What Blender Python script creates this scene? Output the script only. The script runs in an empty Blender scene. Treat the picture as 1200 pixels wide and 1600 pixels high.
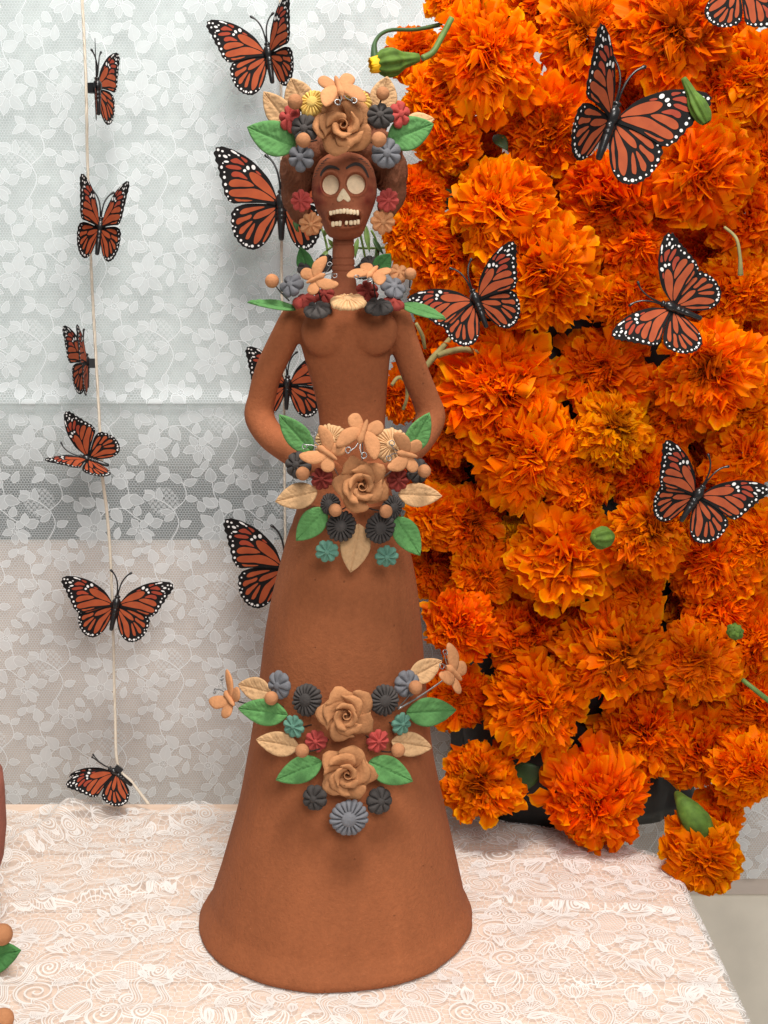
import bpy, math, random
import numpy as np
from mathutils import Vector, Matrix, noise as mnoise
R = math.radians
random.seed(7)
rng = np.random.default_rng(11)
scene = bpy.context.scene
col = scene.collection

# ------------------------------------------------------------------ camera, world, lamps, exposure
CAM_H, CAM_Y, FPX, PITCH = 0.559, -1.0, 2000.0, math.atan(400 / 2000)
cam_data = bpy.data.cameras.new('camera')
cam_data.sensor_fit = 'VERTICAL'
cam_data.sensor_height = 24.0
cam_data.lens = 24.0 * FPX / 1600.0
cam_data.clip_start = 0.01
cam_data.clip_end = 50.0
cam = bpy.data.objects.new('camera', cam_data)
cam.location = (0, CAM_Y, CAM_H)
cam.rotation_euler = (R(90) - PITCH, 0, 0)
col.objects.link(cam)
scene.camera = cam

world = bpy.data.worlds.new('World')
scene.world = world
world.use_nodes = True
wb = world.node_tree.nodes['Background']
wb.inputs['Color'].default_value = (0.93, 0.97, 1.0, 1)
wb.inputs['Strength'].default_value = 0.27

def lamp(name, loc, target, size, power, color):
    d = bpy.data.lights.new(name, 'AREA')
    d.shape = 'DISK'; d.size = size; d.energy = power; d.color = color
    o = bpy.data.objects.new(name, d)
    o.location = loc
    o.rotation_euler = (Vector(target) - Vector(loc)).to_track_quat('-Z', 'Y').to_euler()
    col.objects.link(o)
    return o
lamp('ceiling_lamp', (0.08, -0.56, 2.0), (0.0, 0.05, 0.25), 0.50, 34.0, (1.0, 0.955, 0.89))
lamp('front_lamp', (0.35, -1.9, 1.50), (0.0, 0.1, 0.25), 0.8, 25.0, (1.0, 0.97, 0.93))

scene.view_settings.view_transform = 'Standard'
scene.view_settings.look = 'None'
scene.view_settings.exposure = 0.0
scene.view_settings.gamma = 1.0
scene.cycles.max_bounces = 8
scene.cycles.transparent_max_bounces = 12
scene.cycles.use_denoising = True

# ------------------------------------------------------------------ helpers
def ray(px, py):
    d = Vector(((px - 600) / FPX, 0, 0)) + Vector((0, math.sin(PITCH), math.cos(PITCH))) * ((800 - py) / FPX) \
        + Vector((0, math.cos(PITCH), -math.sin(PITCH)))
    return d
CAM = Vector((0, CAM_Y, CAM_H))
def at(px, py, y):
    d = ray(px, py)
    return CAM + d * ((y - CAM_Y) / d.y)
def at_z(px, py, z):
    d = ray(px, py)
    return CAM + d * ((z - CAM_H) / d.z)
def m_per_px(p):
    v = Vector(p) - CAM
    return (v.y * math.cos(PITCH) - v.z * math.sin(PITCH)) / FPX

def srgb(r, g, b):
    f = lambda c: (c / 255) / 12.92 if c <= 10 else (((c / 255) + 0.055) / 1.055) ** 2.4
    return (f(r), f(g), f(b), 1.0)

def tag(o, label=None, cat=None, group=None, kind=None):
    if label: o['label'] = label
    if cat: o['category'] = cat
    if group: o['group'] = group
    if kind: o['kind'] = kind
    return o
def empty(name, loc=(0, 0, 0)):
    o = bpy.data.objects.new(name, None)
    o.empty_display_size = 0.01
    o.location = loc
    col.objects.link(o)
    return o
def mesh(name, verts, faces, smooth=True, mats=(), midx=None):
    me = bpy.data.meshes.new(name)
    me.from_pydata([tuple(v) for v in verts], [], faces)
    if smooth: me.polygons.foreach_set('use_smooth', [True] * len(me.polygons))
    for m in mats: me.materials.append(m)
    if midx is not None: me.polygons.foreach_set('material_index', midx)
    me.update()
    return me
def obj(name, me, parent=None, M=None):
    o = bpy.data.objects.new(name, me)
    if parent is not None: o.parent = parent
    if M is not None: o.matrix_basis = M
    col.objects.link(o)
    return o

class MB:
    def __init__(s): s.v = []; s.f = []; s.m = []
    def add(s, verts, faces, mi=0):
        n = len(s.v)
        s.v += [tuple(v) for v in verts]
        s.f += [tuple(i + n for i in f) for f in faces]
        s.m += [mi] * len(faces)
        return s
    def mesh(s, name, mats, smooth=True):
        return mesh(name, s.v, s.f, smooth, mats, s.m)

def grid_faces(nu, nv, wrap_v=False, off=0, flip=False):
    f = []
    for i in range(nu - 1):
        for j in range(nv if wrap_v else nv - 1):
            a = i * nv + j; b = i * nv + (j + 1) % nv
            c = (i + 1) * nv + (j + 1) % nv; d = (i + 1) * nv + j
            f.append((a + off, d + off, c + off, b + off) if flip else (a + off, b + off, c + off, d + off))
    return f
def tube(pts, rad, seg=8):
    pts = [Vector(p) for p in pts]
    n = len(pts)
    if not hasattr(rad, '__len__'): rad = [rad] * n
    verts, faces = [], []
    up = None
    for i, p in enumerate(pts):
        t = (pts[min(i + 1, n - 1)] - pts[max(i - 1, 0)]).normalized()
        if up is None:
            up = t.orthogonal().normalized()
        up = (up - t * up.dot(t)).normalized()
        b = t.cross(up)
        for k in range(seg):
            a = 2 * math.pi * k / seg
            verts.append(p + (up * math.cos(a) + b * math.sin(a)) * rad[i])
    faces = grid_faces(n, seg, True)
    faces.append(tuple(reversed(range(seg))))
    faces.append(tuple((n - 1) * seg + k for k in range(seg)))
    return verts, faces
def spline(pts, n=8):
    pts = [Vector(p) for p in pts]
    out = []
    for i in range(len(pts) - 1):
        p0 = pts[max(i - 1, 0)]; p1 = pts[i]; p2 = pts[i + 1]; p3 = pts[min(i + 2, len(pts) - 1)]
        for k in range(n):
            t = k / n
            out.append(0.5 * ((2 * p1) + (p2 - p0) * t + (2 * p0 - 5 * p1 + 4 * p2 - p3) * t * t + (3 * p1 - p0 - 3 * p2 + p3) * t ** 3))
    out.append(pts[-1])
    return out
def closed_spline(pts, n=4):
    N = len(pts); out = []
    for i in range(N):
        p0, p1, p2, p3 = (np.array(pts[(i + k) % N], float) for k in (-1, 0, 1, 2))
        for k in range(n):
            t = k / n
            out.append(0.5 * ((2 * p1) + (p2 - p0) * t + (2 * p0 - 5 * p1 + 4 * p2 - p3) * t * t + (3 * p1 - p0 - 3 * p2 + p3) * t ** 3))
    return out
def sphere(c, r, nu=12, nv=16, sc=(1, 1, 1)):
    verts = []
    for i in range(nu + 1):
        th = math.pi * i / nu
        for j in range(nv):
            ph = 2 * math.pi * j / nv
            verts.append((c[0] + r * sc[0] * math.sin(th) * math.cos(ph), c[1] + r * sc[1] * math.sin(th) * math.sin(ph), c[2] - r * sc[2] * math.cos(th)))
    return verts, grid_faces(nu + 1, nv, True)
def box(x0, x1, y0, y1, z0, z1):
    v = [(x0, y0, z0), (x1, y0, z0), (x1, y1, z0), (x0, y1, z0), (x0, y0, z1), (x1, y0, z1), (x1, y1, z1), (x0, y1, z1)]
    f = [(0, 3, 2, 1), (4, 5, 6, 7), (0, 1, 5, 4), (1, 2, 6, 5), (2, 3, 7, 6), (3, 0, 4, 7)]
    return v, f
def frame(loc, normal, roll=0.0, scale=1.0, up=Vector((0, 0, 1))):
    """matrix whose +Z is the normal and whose +Y is as close to up as can be, turned by roll (clockwise as seen)"""
    z = Vector(normal).normalized()
    y = (up - z * up.dot(z))
    if y.length < 1e-4: y = Vector((0, 1, 0))
    y.normalize()
    x = y.cross(z)
    M = Matrix((x, y, z)).transposed().to_4x4()
    sc = scale if hasattr(scale, '__len__') else (scale,) * 3
    return Matrix.Translation(loc) @ M @ Matrix.Rotation(-roll, 4, 'Z') @ Matrix.Diagonal((*sc, 1))

# ------------------------------------------------------------------ node materials
def nmat(name):
    m = bpy.data.materials.new(name); m.use_nodes = True
    nt = m.node_tree
    return m, nt, nt.nodes['Principled BSDF'], nt.nodes['Material Output']
def N(nt, t, **kw):
    n = nt.nodes.new(t)
    for k, v in kw.items():
        if k in n.inputs: n.inputs[k].default_value = v
        else: setattr(n, k, v)
    return n
def ramp(nt, stops):
    n = nt.nodes.new('ShaderNodeValToRGB')
    e = n.color_ramp.elements
    while len(e) < len(stops): e.new(0.5)
    for i, (p, c) in enumerate(stops):
        e[i].position = p; e[i].color = c
    return n
def mul(c, k): return (c[0] * k, c[1] * k, c[2] * k, 1)

def clay(name, c, var=0.16, rough=0.86, bump=0.25, scale=60.0, world_scale=True, streak=False, speck=True, coat=None):
    """fired or painted clay: mottled colour, fine grit, optional brush streaks"""
    m, nt, b, out = nmat(name)
    L = nt.links.new
    geo = N(nt, 'ShaderNodeNewGeometry')
    mp = N(nt, 'ShaderNodeMapping')
    L(geo.outputs['Position'], mp.inputs['Vector'])
    if streak: mp.inputs['Scale'].default_value = (1, 1, 0.12)
    n1 = N(nt, 'ShaderNodeTexNoise', Scale=scale, Detail=6.0, Roughness=0.6)
    L(mp.outputs[0], n1.inputs['Vector'])
    n0 = N(nt, 'ShaderNodeTexNoise', Scale=scale * 0.25, Detail=3.0)
    L(geo.outputs['Position'], n0.inputs['Vector'])
    ad = N(nt, 'ShaderNodeMath', operation='ADD'); L(n1.outputs['Fac'], ad.inputs[0]); L(n0.outputs['Fac'], ad.inputs[1])
    hf = N(nt, 'ShaderNodeMath', operation='MULTIPLY'); L(ad.outputs[0], hf.inputs[0]); hf.inputs[1].default_value = 0.5
    rp = ramp(nt, [(0.3, mul(c, 1 - var)), (0.52, c), (0.72, mul(c, 1 + var))])
    L(hf.outputs[0], rp.inputs[0])
    cur = rp.outputs[0]
    oi = N(nt, 'ShaderNodeObjectInfo')
    hs = N(nt, 'ShaderNodeHueSaturation')
    mr = N(nt, 'ShaderNodeMapRange'); mr.inputs['To Min'].default_value = 0.9; mr.inputs['To Max'].default_value = 1.1
    L(oi.outputs['Random'], mr.inputs['Value']); L(mr.outputs[0], hs.inputs['Value']); L(cur, hs.inputs['Color'])
    cur = hs.outputs[0]
    if speck:
        v = N(nt, 'ShaderNodeTexVoronoi', Scale=260.0); L(geo.outputs['Position'], v.inputs['Vector'])
        lt = ramp(nt, [(0.0, (1, 1, 1, 1)), (0.10, (1, 1, 1, 1)), (0.16, (0, 0, 0, 1))])
        L(v.outputs['Distance'], lt.inputs[0])
        n3 = N(nt, 'ShaderNodeTexNoise', Scale=90.0); L(geo.outputs['Position'], n3.inputs['Vector'])
        r3 = ramp(nt, [(0.60, (0, 0, 0, 1)), (0.66, (1, 1, 1, 1))]); L(n3.outputs['Fac'], r3.inputs[0])
        mm = N(nt, 'ShaderNodeMath', operation='MULTIPLY'); L(lt.outputs[0], mm.inputs[0]); L(r3.outputs[0], mm.inputs[1])
        m2 = N(nt, 'ShaderNodeMath', operation='MULTIPLY'); L(mm.outputs[0], m2.inputs[0]); m2.inputs[1].default_value = 0.35
        mx = N(nt, 'ShaderNodeMixRGB'); L(m2.outputs[0], mx.inputs['Fac']); L(cur, mx.inputs['Color1'])
        mx.inputs['Color2'].default_value = (min(1, c[0] * 1.5 + .05), min(1, c[1] * 1.6 + .05), min(1, c[2] * 1.7 + .04), 1)
        cur = mx.outputs[0]
    if coat is not None:
        at_ = N(nt, 'ShaderNodeVertexColor'); at_.layer_name = 'wash'
        sp = N(nt, 'ShaderNodeSeparateColor'); L(at_.outputs['Color'], sp.inputs[0])
        mx = N(nt, 'ShaderNodeMixRGB'); L(sp.outputs[0], mx.inputs['Fac']); L(cur, mx.inputs['Color1']); mx.inputs['Color2'].default_value = coat
        cur = mx.outputs[0]
    fn = N(nt, 'ShaderNodeTexNoise', Scale=230.0, Detail=5.0, Roughness=0.7); L(geo.outputs['Position'], fn.inputs['Vector'])
    fr = ramp(nt, [(0.30, (.80, .78, .76, 1)), (0.5, (1, 1, 1, 1)), (0.68, (1.18, 1.18, 1.18, 1))]); L(fn.outputs['Fac'], fr.inputs[0])
    fm = N(nt, 'ShaderNodeMixRGB', blend_type='MULTIPLY'); fm.inputs['Fac'].default_value = .5; L(cur, fm.inputs['Color1']); L(fr.outputs[0], fm.inputs['Color2'])
    pv = N(nt, 'ShaderNodeTexVoronoi', Scale=130.0); L(geo.outputs['Position'], pv.inputs['Vector'])
    ps = N(nt, 'ShaderNodeSeparateColor'); L(pv.outputs['Color'], ps.inputs[0])
    pa = N(nt, 'ShaderNodeMath', operation='LESS_THAN'); L(ps.outputs[0], pa.inputs[0]); pa.inputs[1].default_value = .07
    pd = ramp(nt, [(0.0, (1, 1, 1, 1)), (0.09, (.8, .8, .8, 1)), (0.14, (0, 0, 0, 1))]); L(pv.outputs['Distance'], pd.inputs[0])
    pp = N(nt, 'ShaderNodeMath', operation='MULTIPLY'); L(pa.outputs[0], pp.inputs[0]); L(pd.outputs[0], pp.inputs[1])
    pk = N(nt, 'ShaderNodeMath', operation='MULTIPLY'); L(pp.outputs[0], pk.inputs[0]); pk.inputs[1].default_value = .55
    pm = N(nt, 'ShaderNodeMixRGB'); L(pk.outputs[0], pm.inputs['Fac']); L(fm.outputs[0], pm.inputs['Color1']); pm.inputs['Color2'].default_value = mul(c, .45)
    L(pm.outputs[0], b.inputs['Base Color'])
    b.inputs['Roughness'].default_value = rough
    b.inputs['Specular IOR Level'].default_value = 0.3
    nb = N(nt, 'ShaderNodeTexNoise', Scale=420.0, Detail=4.0, Roughness=0.65); L(geo.outputs['Position'], nb.inputs['Vector'])
    nb2 = N(nt, 'ShaderNodeTexNoise', Scale=110.0, Detail=3.0); L(mp.outputs[0], nb2.inputs['Vector'])
    s0 = N(nt, 'ShaderNodeMath', operation='ADD'); L(nb.outputs['Fac'], s0.inputs[0]); L(nb2.outputs['Fac'], s0.inputs[1])
    s = N(nt, 'ShaderNodeMath', operation='SUBTRACT'); L(s0.outputs[0], s.inputs[0]); L(pp.outputs[0], s.inputs[1])
    bp = N(nt, 'ShaderNodeBump', Strength=bump, Distance=0.0016); L(s.outputs[0], bp.inputs['Height'])
    L(bp.outputs[0], b.inputs['Normal'])
    return m
def plain(name, c, rough=0.5, spec=0.5, metal=0.0, var=0.1, scale=80.0, bump=0.1):
    m, nt, b, out = nmat(name); L = nt.links.new
    geo = N(nt, 'ShaderNodeNewGeometry')
    n1 = N(nt, 'ShaderNodeTexNoise', Scale=scale, Detail=5.0); L(geo.outputs['Position'], n1.inputs['Vector'])
    rp = ramp(nt, [(0.3, mul(c, 1 - var)), (0.7, mul(c, 1 + var))]); L(n1.outputs['Fac'], rp.inputs[0])
    L(rp.outputs[0], b.inputs['Base Color'])
    b.inputs['Roughness'].default_value = rough; b.inputs['Metallic'].default_value = metal
    b.inputs['Specular IOR Level'].default_value = spec
    if bump:
        bp = N(nt, 'ShaderNodeBump', Strength=bump, Distance=0.001); L(n1.outputs['Fac'], bp.inputs['Height']); L(bp.outputs[0], b.inputs['Normal'])
    return m

M = {}
M['terracotta'] = clay('terracotta', srgb(154, 88, 53), var=0.12, bump=0.45, scale=45, streak=True)
M['skirt_clay'] = clay('skirt_clay', srgb(151, 87, 52), var=0.12, bump=0.5, scale=45, streak=True)
M['head_clay'] = clay('head_clay', srgb(150, 86, 58), var=0.18, coat=srgb(120, 40, 32), speck=False)
M['hair_clay'] = clay('hair_clay', srgb(128, 76, 52), var=0.2, bump=0.6, speck=False)
M['tan'] = clay('tan_clay', srgb(196, 136, 92), var=0.18, bump=.45)
M['rose'] = clay('rose_clay', srgb(188, 130, 86), var=0.2, bump=.5)
M['ball'] = clay('ball_clay', srgb(184, 126, 86), var=0.15, bump=.4)
M['cream'] = clay('cream_clay', srgb(212, 170, 124), var=0.15, bump=.4)
M['leaf_tan'] = clay('leaf_tan_clay', srgb(206, 164, 120), var=0.16, bump=.45)
M['yellow'] = clay('yellow_paint', srgb(212, 178, 96), var=0.15, bump=.4)
M['black'] = clay('black_paint', srgb(70, 65, 63), var=0.3, bump=.4, rough=0.8)
M['gray'] = clay('gray_paint', srgb(112, 112, 117), var=0.3, bump=.4, rough=0.85)
M['red'] = clay('red_paint', srgb(172, 68, 62), var=0.18, bump=.4)
M['maroon'] = clay('maroon_paint', srgb(138, 54, 46), var=0.16)
M['teal'] = clay('teal_paint', srgb(98, 142, 124), var=0.2, bump=.4)
M['green'] = clay('green_paint', srgb(90, 140, 80), var=0.2, bump=.4)
M['dark_green'] = clay('dark_green_paint', srgb(70, 122, 66), var=0.16)
M['bone'] = clay('bone_paint', srgb(238, 214, 178), var=0.16, speck=False)
M['charcoal'] = plain('charcoal_paint', srgb(62, 56, 54), 0.8, 0.2)
M['wire'] = plain('steel_wire', srgb(150, 150, 150), 0.35, 0.5, 0.85)
M['dark_wire'] = plain('dark_wire', srgb(70, 62, 58), 0.45, 0.5, 0.6)

# ------------------------------------------------------------------ lace drawn thread by thread into masks
def stamp(arr, pts, line=1.0, lw=1.2, fill=None, closed=True, clear=False, rib=0.0, wrap=True):
    """draw one outline (and its filling) into a mask; pts in texels"""
    p = np.array(pts, float)
    q = np.roll(p, -1, 0) if closed else p[1:]
    a = p if closed else p[:-1]
    pad = lw + 2
    x0, y0 = np.floor(p.min(0) - pad).astype(int); x1, y1 = np.ceil(p.max(0) + pad).astype(int)
    Hh, Ww = arr.shape
    if not wrap:
        x0, y0 = max(x0, 0), max(y0, 0); x1, y1 = min(x1, Ww - 1), min(y1, Hh - 1)
        if x1 <= x0 or y1 <= y0: return
    X, Y = np.meshgrid(np.arange(x0, x1 + 1, dtype=np.float32), np.arange(y0, y1 + 1, dtype=np.float32))
    d2 = np.full(X.shape, 1e9, np.float32); ins = np.zeros(X.shape, bool)
    for (ax, ay), (bx, by) in zip(a, q):
        ex, ey = bx - ax, by - ay
        l2 = ex * ex + ey * ey + 1e-9
        t = np.clip(((X - ax) * ex + (Y - ay) * ey) / l2, 0, 1)
        d2 = np.minimum(d2, (X - ax - t * ex) ** 2 + (Y - ay - t * ey) ** 2)
        if closed and (fill is not None or clear) and abs(ey) > 1e-9:
            c = (ay > Y) != (by > Y)
            ins ^= c & (X < ex * (Y - ay) / ey + ax)
    iy = np.arange(y0, y1 + 1) % Hh; ix = np.arange(x0, x1 + 1) % Ww
    sub = arr[np.ix_(iy, ix)]
    if clear: sub = np.where(ins, 0, sub)
    if fill is not None:
        f = fill * (1 - rib * (0.5 + 0.5 * np.sin(Y * 1.6))) if rib else fill
        sub = np.where(ins, np.maximum(sub * 0.2, f), sub)
    if line:
        sub = np.maximum(sub, line * np.clip(lw - np.sqrt(d2) + 0.5, 0, 1))
    arr[np.ix_(iy, ix)] = sub
def xf(pts, c, rot, sc):
    ca, sa = math.cos(rot), math.sin(rot)
    return [(c[0] + sc * (x * ca - y * sa), c[1] + sc * (x * sa + y * ca)) for x, y in pts]
def petal2(l, w, sk=0.0, n=14):
    """a leaf outline from the origin along +x"""
    up = [(l * t, w * math.sin(math.pi * t ** 0.8) * (1 + .10 * math.sin(9 * t)) + sk * math.sin(math.pi * t)) for t in np.linspace(0, 1, n)]
    dn = [(l * t, -w * math.sin(math.pi * t ** 0.8) + sk * math.sin(math.pi * t)) for t in np.linspace(1, 0, n)[1:-1]]
    return up + dn
def image(name, arr):
    h, w = arr.shape
    im = bpy.data.images.new(name, w, h, alpha=False, float_buffer=False, is_data=True)
    px = np.ones((h, w, 4), np.float32)
    px[..., :3] = np.clip(arr, 0, 1)[..., None]
    im.pixels.foreach_set(px.ravel())
    im.pack()
    return im

def curtain_mask():
    W_, H_ = 780, 1056
    X, Y = np.meshgrid(np.arange(W_, dtype=np.float32), np.arange(H_, dtype=np.float32))
    # hexagonal ground net, slightly flattened
    px_, py_ = 18.0, 15.0
    best = np.full(X.shape, 1e9, np.float32); sec = best.copy()
    j0 = np.floor(Y / py_)
    for dj in (-1, 0, 1, 2):
        jj = j0 + dj
        sh = (jj % 2) * 0.5
        i0 = np.floor(X / px_ - sh)
        for di in (0, 1):
            cx = (i0 + di + sh) * px_; cy = jj * py_
            d = (X - cx) ** 2 + (Y - cy) ** 2
            sec = np.where(d < best, best, np.minimum(sec, d)); best = np.minimum(best, d)
    e = np.sqrt(sec) - np.sqrt(best)
    arr = np.clip(1.0 - (e - 1.2) / 3.8, 0, 1) * 0.84
    arr = np.maximum(arr, 0.20)
    # areas of denser ground
    for cx, cy, rr in ((560, 300, 95), (170, 830, 95)):
        d = np.sqrt((X - cx) ** 2 + (Y - cy) ** 2)
        chk = ((np.floor(X / 18) + np.floor(Y / 18)) % 2)
        arr = np.where(d < rr, np.maximum(arr, 0.62 * chk), arr)
    r = random.Random(5)
    def leaf(c, ang, l, w, f=0.78):
        pts = xf(petal2(1, w / l, r.uniform(-.06, .06)), c, ang, l)
        stamp(arr, pts, 0.98, 2.0, f + r.uniform(-.1, .08), rib=0.16)
        stamp(arr, xf([(0, 0), (.5, .02), (.9, 0)], c, ang, l), 0.9, 1.0, closed=False)
    def stem(pts):
        pp = [tuple(v) for v in np.array([tuple(q)[:2] for q in spline([(x, y, 0) for x, y in pts], 8)])]
        stamp(arr, pp, 0.95, 3.2, closed=False)
    def bloom(c, s, k, a0):
        for i in range(k):
            a = a0 + 2 * math.pi * i / k
            l = s * r.uniform(.85, 1.12)
            cc = (c[0] + math.cos(a) * s * .22, c[1] + math.sin(a) * s * .22)
            leaf(cc, a, l, l * .33)
        pts = [(c[0] + math.cos(t) * s * .25, c[1] + math.sin(t) * s * .25) for t in np.linspace(0, 2 * math.pi, 12)[:-1]]
        stamp(arr, pts, 1.0, 2.2, 0.55)
        for t in np.linspace(0, 2 * math.pi, 7)[:-1]:
            stamp(arr, [(c[0], c[1]), (c[0] + math.cos(t) * s * .2, c[1] + math.sin(t) * s * .2)], 1.0, 1.3, closed=False)
    for ox, oy, m in ((0, 0, 1), (390, 528, -1)):
        f = lambda x, y: (ox + x, oy + (y if m > 0 else y))
        g = lambda a: a
        stem([f(120, 150), f(190, 240), f(300, 260), f(380, 200), f(470, 150)])
        stem([f(300, 260), f(340, 360), f(300, 460), f(220, 500)])
        stem([f(190, 240), f(110, 330), f(90, 430)])
        bloom(f(110, 130), 105, 6, .3)
        bloom(f(400, 120), 82, 5, .9)
        bloom(f(300, 470), 70, 5, .1)
        leaf(f(200, 240), 2.2, 110, 38); leaf(f(230, 255), -1.0, 105, 36); leaf(f(300, 262), .9, 115, 42)
        leaf(f(340, 330), -.3, 100, 36); leaf(f(325, 400), 2.6, 95, 34); leaf(f(120, 320), -2.6, 90, 34)
        leaf(f(100, 380), .4, 100, 36); leaf(f(90, 430), 1.7, 95, 36); leaf(f(220, 500), 2.9, 85, 32)
        leaf(f(470, 150), .4, 85, 33); leaf(f(460, 160), 1.5, 75, 28); leaf(f(380, 210), 1.3, 70, 26)
        stem([f(600, 60), f(650, 160), f(620, 250), f(560, 300), f(500, 330)]); stem([f(620, 250), f(700, 330), f(680, 430), f(600, 480)])
        for (x, y, a) in ((500, 330, 2.6), (540, 310, 1.4), (30, 240, 2.0), (430, 330, .2), (20, 500, .8), (600, 60, -1.9), (660, 150, .1), (620, 230, 2.9), (700, 330, -.2), (690, 420, .4), (680, 430, 2.6), (600, 480, 2.3), (600, 480, -2.6), (730, 60, -.6), (250, 60, 1.2), (400, 430, 1.3), (180, 420, 1.2), (30, 330, -.8), (470, 40, 2.0), (740, 480, .5), (20, 60, .7), (560, 180, .9)):
            leaf(f(x, y), a + r.uniform(-.3, .3), r.uniform(66, 100), r.uniform(20, 28))
    return arr

def tablecloth_mask(w_m, h_m, res):
    W_, H_ = int(w_m / res), int(h_m / res)
    X, Y = np.meshgrid(np.arange(W_, dtype=np.float32), np.arange(H_, dtype=np.float32))
    cell = 0.0062 / res
    gx, gy = np.floor(X / cell).astype(np.int32), np.floor(Y / cell).astype(np.int32)
    jx = rng.random((H_ // int(cell) + 8, W_ // int(cell) + 8)).astype(np.float32); jy = rng.random(jx.shape).astype(np.float32)
    best = np.full(X.shape, 1e9, np.float32); sec = best.copy()
    for dy in (-1, 0, 1):
        for dx in (-1, 0, 1):
            a, b = gx + dx + 2, gy + dy + 2
            cx = (gx + dx + .1 + .8 * jx[b, a]) * cell; cy = (gy + dy + .1 + .8 * jy[b, a]) * cell
            d = (X - cx) ** 2 + (Y - cy) ** 2
            sec = np.where(d < best, best, np.minimum(sec, d)); best = np.minimum(best, d)
    e = np.sqrt(sec) - np.sqrt(best)
    arr = np.clip(1.0 - (e - 1.1) / 1.4, 0, 1) * 0.75
    r = random.Random(21)
    mm = 0.001 / res
    def L(pts, lw=1.3, v=0.84, closed=False): stamp(arr, pts, v, lw * mm * .37, closed=closed, wrap=False)
    def A(pts, lw, fill=0.12): stamp(arr, pts, 0.88, lw * mm * .36, fill, clear=True, wrap=False)
    def paisley(c, a, s):
        out = []
        for t in np.linspace(0, 2 * math.pi, 40)[:-1]:
            rr = 1 - .55 * (t / (2 * math.pi)) ** 1.3
            out.append((rr * math.cos(t) * (1 + .25 * (t > 5.4)), rr * math.sin(t) * .62))
        A(xf(out, c, a, s * 1.16), 1.2, .25); A(xf(out, c, a, s), 1.7)
        for k in (.78, .58, .4): L(xf([(x * k + .08, y * k) for x, y in out], c, a, s), 1.0, closed=True)
        for t in np.linspace(.3, 5.6, 16): L(xf([(math.cos(t) * .82, math.sin(t) * .5), (math.cos(t), math.sin(t) * .62)], c, a, s), .9)
    def spiral(c, a, s):
        pts = [(rr * math.cos(t), rr * math.sin(t)) for t, rr in ((t, .08 + .92 * t / 15) for t in np.linspace(0, 15, 70))]
        A(xf([(1.02 * math.cos(t), 1.02 * math.sin(t)) for t in np.linspace(0, 6.28, 26)[:-1]], c, a, s), 1.3, .15)
        L(xf(pts, c, a, s), 2.4)
    def fan(c, a, s):
        A(xf([(math.cos(t) * (1 + .05 * math.cos(t * 14)), math.sin(t) * (1 + .05 * math.cos(t * 14))) for t in np.linspace(0, math.pi, 42)] + [(-.1, -.12), (.1, -.12)], c, a, s), 1.8)
        for k in (.8, .62): L(xf([(k * math.cos(t), k * math.sin(t)) for t in np.linspace(0, math.pi, 20)], c, a, s), 1.1)
        for t in np.linspace(.15, math.pi - .15, 11): L(xf([(.1 * math.cos(t), .1 * math.sin(t)), (math.cos(t), math.sin(t))], c, a, s), 1.2)
    def leafm(c, a, s):
        out = petal2(2, .42, .12, 18); out = [(x - 1, y) for x, y in out]
        A(xf(out, c, a, s), 2.2)
        for k in (.7, .4): L(xf([(x * .96, y * k) for x, y in out], c, a, s), 1.2, closed=True)
        L(xf([(-1, 0), (0, .12), (1, 0)], c, a, s), 1.6)
    def tulip(c, a, s):
        for d in (-.75, .75, -.38, .38, 0):
            pt = xf(petal2(1.5, .34, 0, 14), c, a + d, s)
            A(pt, 1.7, .3 if d == 0 else .12)
            L(xf([(x, y * .5) for x, y in petal2(1.35, .3, 0, 12)], c, a + d, s), 1.0, closed=True)
        L(xf([(0, 0), (-.5, .1), (-1.1, -.15)], c, a, s), 2.0)
    def eye(c, a, s):
        for k, f in ((1.15, .3), (.95, .05), (.7, .4), (.5, .05), (.28, .5)):
            A(xf([(k * math.cos(t) * (1 + .03 * math.cos(12 * t)), k * .62 * math.sin(t)) for t in np.linspace(0, 6.283, 36)[:-1]], c, a, s), 1.2, f)
    def scroll(c, a, s):
        base = [(x, .5 * math.sin(x * 2.2)) for x in np.linspace(-1.6, 1.6, 30)]
        A(xf([(x, y + .22) for x, y in base] + [(x, y - .22) for x, y in base[::-1]], c, a, s), 1.8, .18)
        for o in (-.08, .08): L(xf([(x, y + o) for x, y in base], c, a, s), 1.3)
        for e_ in (-1, 1):
            cc = xf([(e_ * 1.6, .5 * math.sin(e_ * 3.5))], c, a, s)[0]
            spiral(cc, a, s * .42)
    def netpatch(c, a, s):
        A(xf([(math.cos(t), .8 * math.sin(t)) for t in np.linspace(0, 6.283, 28)[:-1]], c, a, s), 2.0)
        for k in np.linspace(-.8, .8, 9):
            h = math.sqrt(1 - k * k) * .95
            L(xf([(k, -h * .8), (k, h * .8)], c, a + .6, s * .96), .8); L(xf([(-h, k * .8), (h, k * .8)], c, a + .6, s * .96), .8)
    kinds = [paisley, paisley, paisley, fan, fan, leafm, leafm, leafm, leafm, tulip, tulip, tulip, scroll, scroll, scroll, eye, spiral, netpatch]
    step = 0.026 / res
    cells = [(i, j) for i in range(int(W_ / step) + 2) for j in range(int(H_ / step) + 2)]
    r.shuffle(cells)
    for i, j in cells:
        if r.random() < .05: continue
        c = ((i + .5 * (j % 2) + r.uniform(-.25, .25)) * step, (j + r.uniform(-.25, .25)) * step)
        r.choice(kinds)(c, r.uniform(0, 6.28), r.uniform(.011, .019) / res)
    for _ in range(int(W_ * H_ * res * res / 0.0006)):
        c = (r.uniform(0, W_), r.uniform(0, H_))
        r.choice([spiral, leafm, leafm, fan])(c, r.uniform(0, 6.28), r.uniform(.005, .010) / res)
    return np.maximum(arr, .24)

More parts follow.
